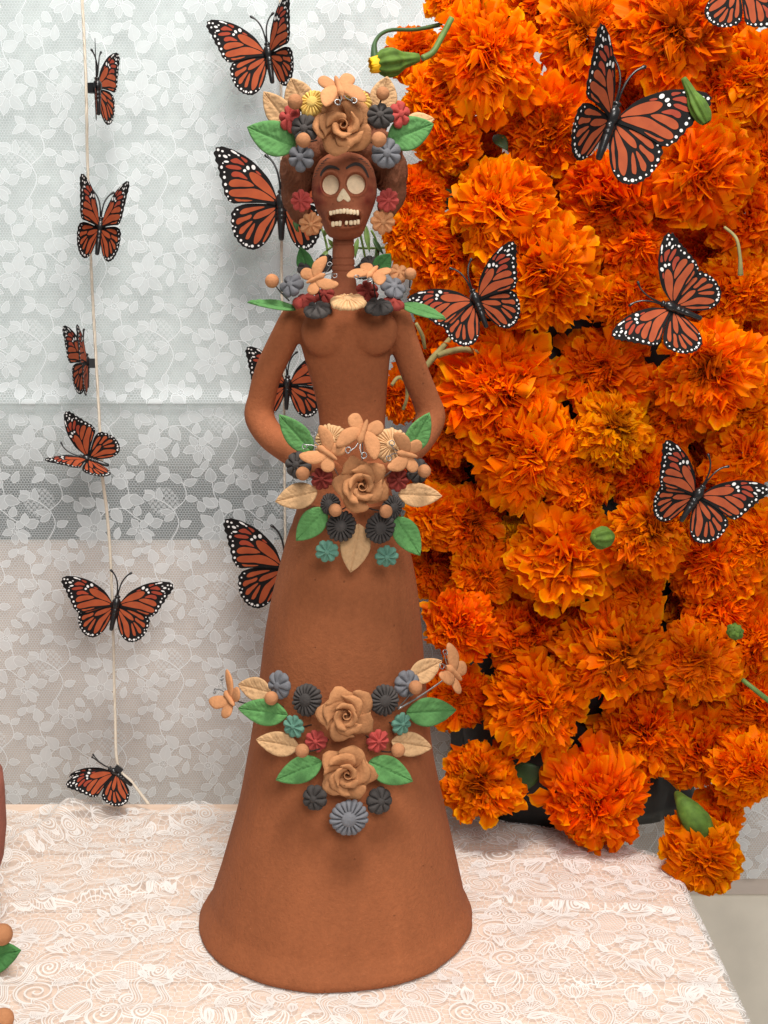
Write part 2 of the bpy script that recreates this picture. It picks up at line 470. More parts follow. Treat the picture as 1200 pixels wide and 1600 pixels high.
def lace_material(name, img, color, uvscale=(1, 1), gain=1.0, trans=0.35, bump=.2):
    m, nt, b, out = nmat(name); L = nt.links.new
    nt.nodes.remove(b)
    uv = N(nt, 'ShaderNodeUVMap')
    mp = N(nt, 'ShaderNodeMapping'); mp.inputs['Scale'].default_value = (uvscale[0], uvscale[1], 1)
    L(uv.outputs[0], mp.inputs[0])
    tx = N(nt, 'ShaderNodeTexImage'); tx.image = img; tx.extension = 'REPEAT'; tx.interpolation = 'Linear'
    L(mp.outputs[0], tx.inputs[0])
    g = N(nt, 'ShaderNodeMath', operation='MULTIPLY'); g.use_clamp = True; L(tx.outputs['Color'], g.inputs[0]); g.inputs[1].default_value = gain
    geo = N(nt, 'ShaderNodeNewGeometry')
    nz = N(nt, 'ShaderNodeTexNoise', Scale=18.0, Detail=4.0); L(geo.outputs['Position'], nz.inputs['Vector'])
    rp = ramp(nt, [(.3, mul(color, .93)), (.7, color)]); L(nz.outputs['Fac'], rp.inputs[0])
    di = N(nt, 'ShaderNodeBsdfDiffuse'); tl = N(nt, 'ShaderNodeBsdfTranslucent'); tp = N(nt, 'ShaderNodeBsdfTransparent')
    L(rp.outputs[0], di.inputs[0]); L(rp.outputs[0], tl.inputs[0])
    bp = N(nt, 'ShaderNodeBump', Strength=bump, Distance=0.0008); L(tx.outputs['Color'], bp.inputs['Height'])
    L(bp.outputs[0], di.inputs['Normal'])
    m1 = N(nt, 'ShaderNodeMixShader'); m1.inputs[0].default_value = trans; L(di.outputs[0], m1.inputs[1]); L(tl.outputs[0], m1.inputs[2])
    m2 = N(nt, 'ShaderNodeMixShader'); L(g.outputs[0], m2.inputs[0]); L(tp.outputs[0], m2.inputs[1]); L(m1.outputs[0], m2.inputs[2])
    L(m2.outputs[0], out.inputs['Surface'])
    return m
def uv_map(me, uvs):
    l = me.uv_layers.new(name='UVMap')
    idx = np.empty(len(me.loops), np.int32); me.loops.foreach_get('vertex_index', idx)
    l.data.foreach_set('uv', np.array(uvs, np.float32)[idx].ravel())

# ------------------------------------------------------------------ the setting: floor, wall, board, lace curtain
M['wall'] = plain('wall_plaster', srgb(204, 213, 211), 0.9, 0.2, var=0.05, scale=14, bump=0.15)
M['board'] = plain('pinkish_board', srgb(206, 193, 183), 0.85, 0.2, var=0.06, scale=9)
M['concrete'] = plain('concrete', srgb(226, 219, 206), 0.9, 0.2, var=0.07, scale=20, bump=0.3)

CY = 0.30                                     # the curtain's plane
def wall_shell(name, prof, x0, x1, mat):
    v = []
    for y, z in prof: v += [(x0, y, z), (x1, y, z)]
    f = [(2 * i, 2 * i + 1, 2 * i + 3, 2 * i + 2) for i in range(len(prof) - 1)]
    return mesh(name, v, f, False, [mat])
o = obj('floor', mesh('floor', [(-2, -2.5, -.75), (2, -2.5, -.75), (2, .62, -.75), (-2, .62, -.75)], [(0, 1, 2, 3)], False, [M['concrete']])); tag(o, kind='structure')
prof = [(.90, -.75), (.90, .05), (.74, .18)]
for k in range(11):                              # curve added to the wall so shade deepens down to the board's top
    a = 1 - k / 10
    prof.append((.322 + .34 * a ** 2.7, .415 - .17 * a))
prof += [(.322, 1.5)]
o = obj('wall', wall_shell('wall', prof, -1.6, 1.6, M['wall'])); tag(o, kind='structure')
o.data.polygons.foreach_set('use_smooth', [True] * len(o.data.polygons))
bv, bf = box(-1.2, 1.2, .318, .334, -.14, .262)
o = obj('backing_board', mesh('backing_board', bv, bf, False, [M['board']])); tag(o, 'pale pinkish board standing behind the lower half of the lace curtain', 'board')
bv, bf = box(-1.2, 1.2, .325, .345, -.75, -.1405)
o = obj('low_wall', mesh('low_wall', bv, bf, False, [M['concrete']])); tag(o, kind='structure')

cur_img = image('curtain_lace', curtain_mask())
M['curtain'] = lace_material('curtain_lace', cur_img, (.895, .935, .96, 1), (1 / .128, 1 / .173), 1.0, .3)
def curtain():
    xs = np.linspace(-.62, .75, 120); zs = np.array(sorted(list(np.linspace(-.113, .98, 110)) + [.4085, .4100, .4110, .4115, .4120, .4125, .414, .416, .419, .423, .427]))
    v, uv = [], []
    for z in zs:
        for x in xs:
            y = CY + .0035 * mnoise.noise(Vector((x * 5, z * 4, 3))) + .002 * math.sin(x * 21 + 2 * mnoise.noise(Vector((x * 3, z * 2, 0))))
            d = z - .412
            y += -.007 * math.exp(-(d / .010) ** 2) if d >= 0 else -.007 * max(0, 1 + d / .0010)
            v.append((x, y, z)); uv.append((x, z))
    me = mesh('lace_curtain', v, grid_faces(len(zs), len(xs)), True, [M['curtain']])
    uv_map(me, uv)
    o = obj('lace_curtain', me)
    tag(o, 'white floral lace curtain hanging flat behind the clay figure and the butterflies', 'curtain')
curtain()

# ------------------------------------------------------------------ table and lace tablecloth
TX = 0.268
YB = 0.246
def chamfer(y): return TX if y <= .119 else TX - (y - .119) * 1.35
def wood():
    m, nt, b, out = nmat('pine_wood'); L = nt.links.new
    geo = N(nt, 'ShaderNodeNewGeometry'); mp = N(nt, 'ShaderNodeMapping'); mp.inputs['Scale'].default_value = (1, 9, 9)
    L(geo.outputs['Position'], mp.inputs[0])
    n = N(nt, 'ShaderNodeTexNoise', Scale=9.0, Detail=7.0, Roughness=.62, Distortion=.6); L(mp.outputs[0], n.inputs['Vector'])
    oi = N(nt, 'ShaderNodeObjectInfo')
    rp = ramp(nt, [(.32, srgb(218, 188, 164)), (.5, srgb(228, 200, 178)), (.7, srgb(236, 211, 191))]); L(n.outputs['Fac'], rp.inputs[0])
    hs = N(nt, 'ShaderNodeHueSaturation'); mr = N(nt, 'ShaderNodeMapRange'); mr.inputs['To Min'].default_value = .95; mr.inputs['To Max'].default_value = 1.05
    L(oi.outputs['Random'], mr.inputs['Value']); L(mr.outputs[0], hs.inputs['Value']); L(rp.outputs[0], hs.inputs['Color'])
    L(hs.outputs[0], b.inputs['Base Color']); b.inputs['Roughness'].default_value = .6
    bp = N(nt, 'ShaderNodeBump', Strength=.1, Distance=.001); L(n.outputs['Fac'], bp.inputs['Height']); L(bp.outputs[0], b.inputs['Normal'])
    return m
M['wood'] = wood()
table = empty('table', (-.2, -.05, -.75))
tag(table, 'pale pine plank table under the white lace cloth, carrying the clay figure', 'table')
TB = Vector(table.location)
ys = [YB, .132, .022, -.088, -.198, -.308, -.40]
for k in range(6):
    y1, y0 = ys[k] - .0007, ys[k + 1] + .0007
    poly = [(-.95, y0), (chamfer(y0), y0)]
    if y0 < .119 < y1: poly.append((TX, .119))
    poly += [(chamfer(y1), y1), (-.95, y1)]
    n = len(poly)
    v = [(x - TB.x, y - TB.y, z - TB.z) for z in (-.022, 0) for x, y in poly]
    f = [tuple(reversed(range(n))), tuple(range(n, 2 * n))] + [(i, (i + 1) % n, n + (i + 1) % n, n + i) for i in range(n)]
    obj('plank', mesh('plank', v, f, False, [M['wood']]), table)
for lx, ly in ((-.85, -.33), (.2, -.33), (-.85, .18), (.12, .06)):
    bv, bf = box(lx - .025 - TB.x, lx + .025 - TB.x, ly - .025 - TB.y, ly + .025 - TB.y, 0, .728)
    obj('leg', mesh('leg', bv, bf, False, [M['wood']]), table)

CW, CH_, CRES = .90, .66, .00034
cl_img = image('tablecloth_lace', tablecloth_mask(CW, CH_, CRES))
M['cloth'] = lace_material('tablecloth_lace', cl_img, (.92, .905, .885, 1), (1 / CW, 1 / CH_), 1.0, .12)
def ridge_list():
    def seg(pts, amp, w, sharp=1.0):
        return ([at_z(px, py, 0).to_2d() for px, py in pts], amp, w, sharp)
    return [seg([(-80, 1445), (0, 1432), (180, 1402), (330, 1380), (430, 1374)], .008, .010, .35),
            seg([(20, 1345), (110, 1290), (170, 1262)], .016, .016), seg([(110, 1290), (60, 1262)], .010, .014),
            seg([(230, 1300), (290, 1275), (350, 1262)], .011, .014), seg([(0, 1330), (150, 1345), (300, 1318)], .003, .018),
            seg([(0, 1520), (200, 1512), (420, 1560)], .003, .012, .5), seg([(735, 1405), (860, 1418), (1010, 1425), (1080, 1432)], .004, .008, .4),
            seg([(740, 1480), (900, 1470), (1120, 1490)], .0025, .014), seg([(640, 1560), (800, 1530), (1000, 1545), (1150, 1555)], .003, .010, .5),
            seg([(720, 1340), (880, 1350), (1030, 1362)], .003, .012), seg([(100, 1600), (300, 1585), (560, 1600)], .003, .010, .6)]
def tablecloth():
    RL = ridge_list()
    def zof(x, y):
        z = .0016 + .0012 * (mnoise.noise(Vector((x * 14, y * 22, 1))) + .6 * mnoise.noise(Vector((x * 40, y * 60, 4))) + 1.2)
        for pts, amp, w, sharp in RL:
            bd, sd, bt = 1e9, 0, 0
            for i in range(len(pts) - 1):
                a, b = pts[i], pts[i + 1]; ab = b - a
                t = max(0, min(1, (Vector((x, y)) - a).dot(ab) / ab.length_squared))
                q = a + ab * t; dv = Vector((x, y)) - q
                if dv.length < bd:
                    bd = dv.length; sd = dv.y; bt = (i + t) / (len(pts) - 1)
            if bd > w * 4: continue
            ww = w * (sharp if sd < 0 else 1.0)
            end = min(1, 4 * (1 - bt)) if pts[0].x < -.28 else min(1, 5 * min(bt + .02, 1.02 - bt))
            z += amp * end * math.exp(-(bd / ww) ** 2)
        rb = math.hypot(x + .041, y - .01)
        if rb < .15:                                    # pressed flat under the figure
            k = max(0, min(1, (rb - .118) / .03)); z = .0012 + (z - .0012) * k
        return z
    nx, ny = 230, 170
    v, uv = [], []
    cols = list(np.linspace(-.62, 1.0, nx)) + [1.002, 1.006, 1.02, 1.08]
    for j in range(ny):
        vj = j / (ny - 1)
        for c in cols:
            y_front = -.392
            if c <= 1.0:
                cc = (c + .62) / 1.62
                x = -.62 + cc * (TX + .62)
                yb = .224 + .004 * math.sin(x * 40) + .003 * math.sin(x * 97 + 1)
                yb = min(yb, .119 + (TX - x) / 1.35 + .001)
                y = y_front + vj * (yb - y_front)
                x = min(x, chamfer(y) + .001)
                z = zof(x, y)
            else:
                y = y_front + vj * (.119 - y_front); dz = (c - 1.0)
                x = TX + min(.003, dz * 1.5) + .001; z = .0022 - max(0, dz - .002) * .7
            v.append((x, y, z)); uv.append((x + .62, y + .395))
    me = mesh('lace_tablecloth', v, grid_faces(ny, len(cols)), True, [M['cloth']])
    uv_map(me, uv)
    o = obj('lace_tablecloth', me)
    tag(o, 'crumpled white lace cloth spread over the pine table under the clay figure', 'tablecloth')
tablecloth()

# ------------------------------------------------------------------ clay figure
FY = 0.01                                     # depth of its axis
fig = empty('clay_figure', (-.038, FY, .0015))
tag(fig, 'tall terracotta skeleton lady figure with flower crown, bouquet and long skirt', 'figurine')
FO = Vector(fig.location)
def part(name, me, M_=None, parent=None):
    """a part of the figure given by a world matrix"""
    M_ = Matrix.Identity(4) if M_ is None else M_
    return obj(name, me, parent or fig, Matrix.Translation(-FO) @ M_)
def solid(name, mb, mats, voxel=None, smooth_it=6):
    """weld overlapping shells into one continuous surface"""
    me = mb.mesh(name, mats)
    o = bpy.data.objects.new('tmp', me); col.objects.link(o)
    md = o.modifiers.new('r', 'REMESH'); md.mode = 'VOXEL'; md.voxel_size = voxel
    sm = o.modifiers.new('s', 'SMOOTH'); sm.factor = .6; sm.iterations = smooth_it
    dg = bpy.context.evaluated_depsgraph_get()
    res = bpy.data.meshes.new_from_object(o.evaluated_get(dg))
    bpy.data.objects.remove(o)
    res.name = name
    res.polygons.foreach_set('use_smooth', [True] * len(res.polygons))
    res.materials.clear()
    for m in mats: res.materials.append(m)
    return res

# silhouette of skirt and torso: photograph row, left edge, right edge, depth share
SK = [(783, 474, 616), (792, 467, 622), (812, 457, 629), (834, 449, 635), (879, 438, 645), (921, 429, 651), (960, 422, 656), (1000, 416, 660), (1050, 408, 664), (1100, 400, 668),
      (1150, 392, 673), (1200, 385, 681), (1250, 376, 692), (1300, 363, 704), (1350, 349, 716), (1400, 332, 727), (1425, 321, 733), (1440, 315, 736)]
def rows(table):
    out = []
    for py, l, r in table:
        a, b = at(l, py, FY), at(r, py, FY)
        out.append((a.z, (a.x + b.x) / 2, (b.x - a.x) / 2))
    return out
SKR = rows(SK)
_z = np.array([r[0] for r in SKR])[::-1]; _c = np.array([r[1] for r in SKR])[::-1]; _h = np.array([r[2] for r in SKR])[::-1]
def sk(z):
    return float(np.interp(z, _z, _c)), float(np.interp(z, _z, _h))
def skirt_y(x, z):
    c, h = sk(z); t = (x - c) / h
    return FY - h * math.sqrt(max(0.05, 1 - t * t))
def skirt():
    zs = list(np.linspace(SKR[0][0], .02, 70)) + [.015, .010, .006, .0035, .0018, .0008, .0]
    seg = 120
    def prof(z):
        ks = np.array([-.02, -.01, 0, .01, .02]) if z > .03 else np.array([0.])
        hh = np.mean([sk(z + k)[1] for k in ks]); cc = np.mean([sk(z + k)[0] for k in ks])
        return cc, hh
    v = []
    hb = .1168
    for z in zs:
        c, h = prof(z)
        if z < .02: h = h + (hb - h) * (1 - z / .02)
        if z < .0035: h -= .0022 * (1 - z / .0035) ** 2
        for k in range(seg):
            a = 2 * math.pi * k / seg
            w = .0020 * mnoise.noise(Vector((math.cos(a) * 1.6, math.sin(a) * 1.6, z * 9))) + .0008 * mnoise.noise(Vector((math.cos(a) * 6, math.sin(a) * 6, z * 18)))
            if z < .03: w += .0016 * mnoise.noise(Vector((math.cos(a) * 3, math.sin(a) * 3, 7))) * (1 - z / .03)
            lip = .0010 * math.exp(-((z - .004 - .002 * math.sin(3 * a)) / .003) ** 2)
            v.append((c + (h + w + lip) * math.cos(a), FY + (h + w + lip) * math.sin(a), z + .0015))
    f = grid_faces(len(zs), seg, True, flip=True)
    f.append(tuple(range(seg)))
    f.append(tuple(reversed([(len(zs) - 1) * seg + k for k in range(seg)])))
    part('skirt', mesh('skirt', v, f, True, [M['skirt_clay']]))
skirt()

def lathe_rows(tab, dshare, seg=64, sub=4):
    R_ = rows(tab); z = np.array([r[0] for r in R_]); c = np.array([r[1] for r in R_]); h = np.array([r[2] for r in R_])
    d = np.array(dshare)
    zz = np.linspace(z[0], z[-1], len(z) * sub)
    cc = np.interp(zz, z[::-1], c[::-1]); hh = np.interp(zz, z[::-1], h[::-1]); dd = np.interp(zz, z[::-1], d[::-1])
    k = np.ones(5) / 5
    sm = lambda a: np.convolve(np.pad(a, 2, 'edge'), k, 'valid')
    return zz, sm(cc), sm(hh), sm(dd)
def body():
    mb = MB()
    T = [(468, 508, 566), (476, 490, 592), (486, 474, 606), (500, 467, 611), (520, 466, 612), (545, 471, 611), (575, 480, 608), (610, 490, 605), (640, 497, 603), (680, 500, 601), (720, 499, 603), (755, 490, 609), (790, 474, 617), (805, 462, 624)]
    D = [.6, .62, .62, .62, .62, .60, .60, .62, .66, .72, .80, .88, .95, .95]
    zz, cc, hh, dd = lathe_rows(T, D)
    seg = 72; v = []
    for z, c, h, d in zip(zz, cc, hh, dd):
        for k in range(seg):
            a = 2 * math.pi * k / seg
            v.append((c + h * math.cos(a), FY + h * d * math.sin(a), z))
    f = grid_faces(len(zz), seg, True, flip=True)
    f.append(tuple(range(seg))); f.append(tuple(reversed([(len(zz) - 1) * seg + k for k in range(seg)])))
    mb.add(v, f)
    for px, py in ((507, 519), (585, 517)):
        p = at(px, py, FY - .0175); mb.add(*sphere(p, .0185, 16, 20, (1.0, .48, 1.05)))
    # shoulders and arms
    for s in (-1, 1):
        P_ = [((482, 486), .006), ((462, 496), .004), ((444, 530), .004), ((420, 580), .006), ((409, 622), .009), ((405, 650), .008), ((421, 679), -.004), ((449, 703), -.022), ((478, 722), -.040), ((500, 733), -.05)] if s < 0 else \
             [((596, 482), .006), ((617, 490), .004), ((630, 530), .004), ((648, 582), .006), ((666, 626), .009), ((673, 652), .008), ((661, 680), -.004), ((640, 705), -.022), ((612, 724), -.040), ((592, 735), -.05)]
        rr = [.008, .0112, .0116, .0114, .0112, .0122, .0115, .0105, .0092, .0080]
        pts = [at(px, py, FY + dy) for (px, py), dy in P_]
        sp = spline(pts, 6)
        ri = np.interp(np.linspace(0, len(rr) - 1, len(sp)), np.arange(len(rr)), rr)
        mb.add(*tube(sp, list(ri), 20))
        h0 = pts[-1]                                     # palm and fingers folded on the waist
        mb.add(*sphere(h0, .009, 10, 14, (1.2, .7, .9)))
        for k in range(5):
            b = h0 + Vector((-s * .006, -.002, .006 - .003 * k))
            mb.add(*tube([b, b + Vector((-s * .007, -.002, -.001)), b + Vector((-s * (.012 if k else .009), .001, -.003))], [.0026, .0024, .0018], 8))
    me = solid('body', mb, [M['terracotta']], .0013, 22)
    part('body', me)
body()
def scratch_marks():
    mb = MB()
    for x0, y0, x1, y1 in ((400, 617, 428, 597), (405, 598, 425, 583)):
        pass
def neck():
    T = [(364, 520, 554), (372, 520, 553), (400, 519, 554), (430, 518, 555), (450, 515, 558), (462, 507, 566), (472, 492, 584)]
    zz, cc, hh, dd = lathe_rows(T, [1, 1, 1, 1, 1, .9, .75], sub=22)
    z_r = [at(535, py, FY).z for py in (404, 415, 424, 383)]
    seg = 40; v = []
    for z, c, h, d in zip(zz, cc, hh, dd):
        g = sum(math.exp(-((z - q) / .00055) ** 2) for q in z_r) * .0008
        for k in range(seg):
            a = 2 * math.pi * k / seg
            v.append((c + (h - g) * math.cos(a), FY + (h - g) * d * math.sin(a), z))
    part('neck', mesh('neck', v, grid_faces(len(zz), seg, True, flip=True), True, [M['head_clay']]))
neck()

# ---- head
HY = FY - .004
HP = [(234, 6), (237, 20), (243, 31), (252, 40), (264, 46), (278, 49.5), (293, 51), (306, 50.5), (316, 48), (326, 44.5), (336, 40.5), (346, 36.5), (356, 32.5), (364, 29), (370, 24), (374, 14), (375.5, 3)]
H_Z = np.array([at(538, p, HY).z for p, _ in HP]); H_H = np.array([h for _, h in HP]) * m_per_px((-.03, HY, .6))
HCX = at(538, 300, HY).x
def hw(z): return float(np.interp(z, H_Z[::-1], H_H[::-1]))
def gz(z, c, w): return math.exp(-((z - c) / w) ** 2)
def pxz(py): return at(538, py, HY - .02).z
def pxx(px): return at(px, 300, HY - .02).x
EYES = [(516.5, 288.5, 14.0, 16.0), (556, 287.5, 15.0, 16.0)]
UPX = m_per_px((-.03, HY - .02, .6))
def head_front(x, z):
    """depth of the smooth head in front of its middle plane"""
    h = hw(z); t = min(.999, abs(x - HCX) / max(h, 1e-4))
    d = .0245 * min(1, (h / .0205)) + .0035 * gz(z, pxz(342), .012)
    return d * (1 - t ** 2.15) ** (1 / 2.15)
def carve(x, z):
    c = 0
    for ex, ey, rx, ry in EYES:
        q = math.hypot((x - pxx(ex)) / (rx * UPX), (z - pxz(ey)) / (ry * UPX))
        c -= .0088 / (1 + math.exp((q - .97) * 26)) * (1 - .0 * q)
        c += .0013 * math.exp(-((q - 1.16) / .14) ** 2)
    mx, mz = pxx(538.5), pxz(341)
    q = math.hypot((x - mx) / (25.5 * UPX), (z - mz - .05 * (abs(x - mx)) * 0) / (12.5 * UPX))
    c -= .008 / (1 + math.exp((q - .92) * 24))
    c += .0022 * math.exp(-((q - 1.18) / .2) ** 2)
    c -= .0022 * sum(math.exp(-(((x - pxx(px)) / .006) ** 2 + ((z - pxz(332)) / .010) ** 2)) for px in (499, 578))      # hollow cheeks
    c += .0018 * sum(math.exp(-(((x - pxx(px)) / .006) ** 2 + ((z - pxz(311)) / .004) ** 2)) for px in (502, 575))
    c += .0020 * math.exp(-(((x - pxx(537)) / .0035) ** 2 + ((z - pxz(309)) / .006) ** 2))
    c += .0034 * math.exp(-(((x - pxx(538)) / .0135) ** 2 + ((z - pxz(340)) / .0095) ** 2) ** 2)
    c -= .0006 * math.exp(-(((x - pxx(537)) / .0016) ** 2 + ((z - pxz(262)) / .006) ** 2))
    return c
def face_y(x, z): return HY - head_front(x, z) - carve(x, z)
def head():
    nz, na = 190, 220
    zs = np.linspace(H_Z[0], H_Z[-1], nz)
    v, wash = [], []
    for z in zs:
        h = hw(z)
        for k in range(na):
            a = 2 * math.pi * k / na
            ca, sa = math.cos(a), math.sin(a)
            x = HCX + h * math.copysign(abs(ca) ** (2 / 2.15), ca)
            if sa < 0:
                w_ = min(1, -sa * 3)
                y = HY - head_front(x, z) - carve(x, z) * w_
            else:
                y = HY + .024 * min(1, h / .0205) * sa
            v.append((x, y, z))
            t = 0
            for px, py, rx, ry in ((494, 298, 17, 24), (580, 302, 16, 22), (497, 312, 14, 14), (576, 315, 14, 14)):
                t = max(t, math.exp(-(((x - pxx(px)) / (rx * UPX)) ** 2 + ((z - pxz(py)) / (ry * UPX)) ** 2)))
            t = t * (0.55 + .5 * mnoise.noise(Vector((x * 200, z * 200, 0)))) if sa < .2 else 0
            wash.append(max(0, min(.95, t * 1.15)))
    f = grid_faces(nz, na, True, flip=True)
    f.append(tuple(range(na))); f.append(tuple(reversed([(nz - 1) * na + k for k in range(na)])))
    me = mesh('head', v, f, True, [M['head_clay']])
    ca = me.color_attributes.new('wash', 'FLOAT_COLOR', 'POINT')
    ca.data.foreach_set('color', np.array([(w, w, w, 1) for w in wash], np.float32).ravel())
    hd = part('head', me)
    # eye dishes
    for ex, ey, rx, ry in EYES:
        v, f = [], []
        nr, ns = 8, 36
        for i in range(nr + 1):
            r = i / nr
            for k in range(ns):
                a = 2 * math.pi * k / ns
                x = pxx(ex) + rx * UPX * r * .94 * math.cos(a); z = pxz(ey) + ry * UPX * r * .94 * math.sin(a)
                v.append((x, HY - head_front(x, z) + .0082 - .0020 * r ** 2.2, z))
        e = part('eye_socket', mesh('eye_socket', v, grid_faces(nr + 1, ns, True, flip=True), True, [M['bone']]))
    # brows
    for pts in ([(501, 275), (504, 268), (511, 262), (518, 261), (526, 263), (531, 266)], [(541, 264), (549, 259), (557, 256.5), (565, 259), (571, 266), (576, 277)]):
        P_ = spline([Vector((pxx(px), 0, pxz(py))) for px, py in pts], 6)
        v = []
        for i, p in enumerate(P_):
            t = i / (len(P_) - 1)
            w = (.0009 * math.sin(math.pi * min(1, max(0, .12 + t * .82))) + .0003)
            d = (P_[min(i + 1, len(P_) - 1)] - P_[max(0, i - 1)]).normalized(); n = Vector((-d.z, 0, d.x))
            for o_ in (-1, -.4, .4, 1):
                q = p + n * w * o_
                v.append((q.x, face_y(q.x, q.z) - .0004 - .00015 * (1 - abs(o_)), q.z))
        part('eyebrow', mesh('eyebrow', v, grid_faces(len(P_), 4), True, [M['charcoal']]))
    # nose: a bone coloured heart with two nostrils
    mb = MB()
    out = [(537, 295), (541, 299), (546.5, 308), (548, 313), (544.5, 316.5), (540.5, 314.5), (537, 312.5), (533.5, 315), (529, 316), (526.5, 312), (529, 306), (533.5, 298)]
    cs = closed_spline(out, 5); v = []
    for k, (o_, dy) in enumerate(((1.0, .0), (.97, -.0012), (.8, -.0020), (.45, -.0024), (.02, -.0025))):
        for px, py in cs:
            x = pxx(537 + (px - 537) * o_); z = pxz(308 + (py - 308) * o_)
            nd = sum(math.exp(-(((px - 537) * o_ - q) ** 2 / 5.5 + ((py - 308) * o_ - 2.0) ** 2 / 14)) for q in (-4.3, 4.3))
            v.append((x, HY - head_front(x, z) - .0006 + dy + .0017 * nd, z))
    part('nose', mesh('nose', v, grid_faces(5, len(cs), True), True, [M['bone']]))
    # gums and teeth
    for pts, w in (([(513, 331), (524, 328), (538, 327), (552, 328), (563, 331)], .0016), ([(515, 349), (526, 353.5), (538, 355), (551, 353.5), (562, 349)], .0017)):
        P_ = spline([Vector((pxx(px), HY - head_front(pxx(px), pxz(py)) - .0022, pxz(py))) for px, py in pts], 5)
        part('gum', mesh('gum', *tube(P_, w, 10), True, [M['head_clay']]))
    tv, tf = sphere((0, 0, 0), 1, 6, 8)
    def tooth_shape(p):
        s = lambda q: math.copysign(abs(q) ** .6, q)
        return (s(p[0]), s(p[1]), s(p[2]))
    tme = mesh('tooth', [tooth_shape(p) for p in tv], tf, True, [M['bone']])
    up = [(517.5, 333.5), (522.5, 332.5), (527.5, 331.5), (532.8, 331), (538, 330.5), (543.3, 331), (548.5, 331.6), (553.6, 332.3), (558.8, 332.8)]
    lo = [(520.5, 350.5), (526, 349.8), (531.4, 349.6), (541.5, 348.6), (548.5, 348.4), (554.5, 348), (559.5, 347)]
    r = random.Random(3)
    for px, py in up + lo:
        x, z = pxx(px), pxz(py)
        part('tooth', tme, Matrix.Translation((x, HY - head_front(x, z) - .0042, z)) @ Matrix.Rotation(r.uniform(-.15, .15), 4, 'Y') @ Matrix.Diagonal((.00142 * r.uniform(.8, 1.12), .0013, .0019 * r.uniform(.8, 1.12), 1)))
    # incised hair line
    v, f = [], []
    for s, pts in ((-1, [(492, 316), (489, 304), (488, 292), (490, 279), (495, 266), (503, 255), (512, 247)]), (1, [(584, 316), (587, 304), (588, 292), (586, 279), (581, 266), (573, 255), (564, 247)])):
        sp = spline([Vector((px, py, 0)) for px, py in pts], 3)
        for i, p in enumerate(sp):
            ln = r.uniform(5, 8); a = Vector((p.x + s * 1.5, p.y)); b = Vector((p.x - s * ln * .9, p.y - r.uniform(-.5, 3.0)))
            d = (b - a).normalized(); nrm = Vector((-d.y, d.x)) * .7
            k = len(v)
            for q in (a + nrm, a - nrm, b):
                x, z = pxx(q.x), pxz(q.y)
                v.append((x, face_y(x, z) - .0005, z))
            f.append((k, k + 1, k + 2))
    part('hairline_strokes', mesh('hairline_strokes', v, f, False, [M['charcoal']]))
head()
def hair():
    mb = MB()
    for px, py, dy, r, sc in ((466, 268, .012, .015, (.95, 1, 1.3)), (461, 300, .014, .0125, (.85, .9, 1.5)), (468, 325, .014, .0095, (.9, .9, 1.3)), (610, 268, .012, .0140, (.95, 1, 1.3)), (615, 295, .014, .0115, (.85, .9, 1.5)), (606, 320, .014, .009, (.9, .9, 1.2)),
                              (538, 232, .010, .030, (1.05, .85, .55)), (490, 238, .006, .019, (1, .9, .8)), (590, 236, .006, .019, (1, .9, .8)), (538, 190, .012, .028, (1.2, .7, .9))):
        mb.add(*sphere(at(px, py, HY + dy), r, 18, 24, sc))
    me = solid('hair', mb, [M['hair_clay']], .0012, 4)
    co = np.empty(len(me.vertices) * 3); me.vertices.foreach_get('co', co); co = co.reshape(-1, 3)
    for i, p in enumerate(co):
        n = me.vertices[i].normal
        u = p[2] * 900 + 60 * math.sin(p[0] * 130 + p[1] * 90) + 3 * mnoise.noise(Vector(p * 90))
        co[i] = p + np.array(n) * (.00055 * math.sin(u * .55 + p[0] * 500))
    me.vertices.foreach_set('co', co.ravel()); me.update()
    part('hair', me)
hair()

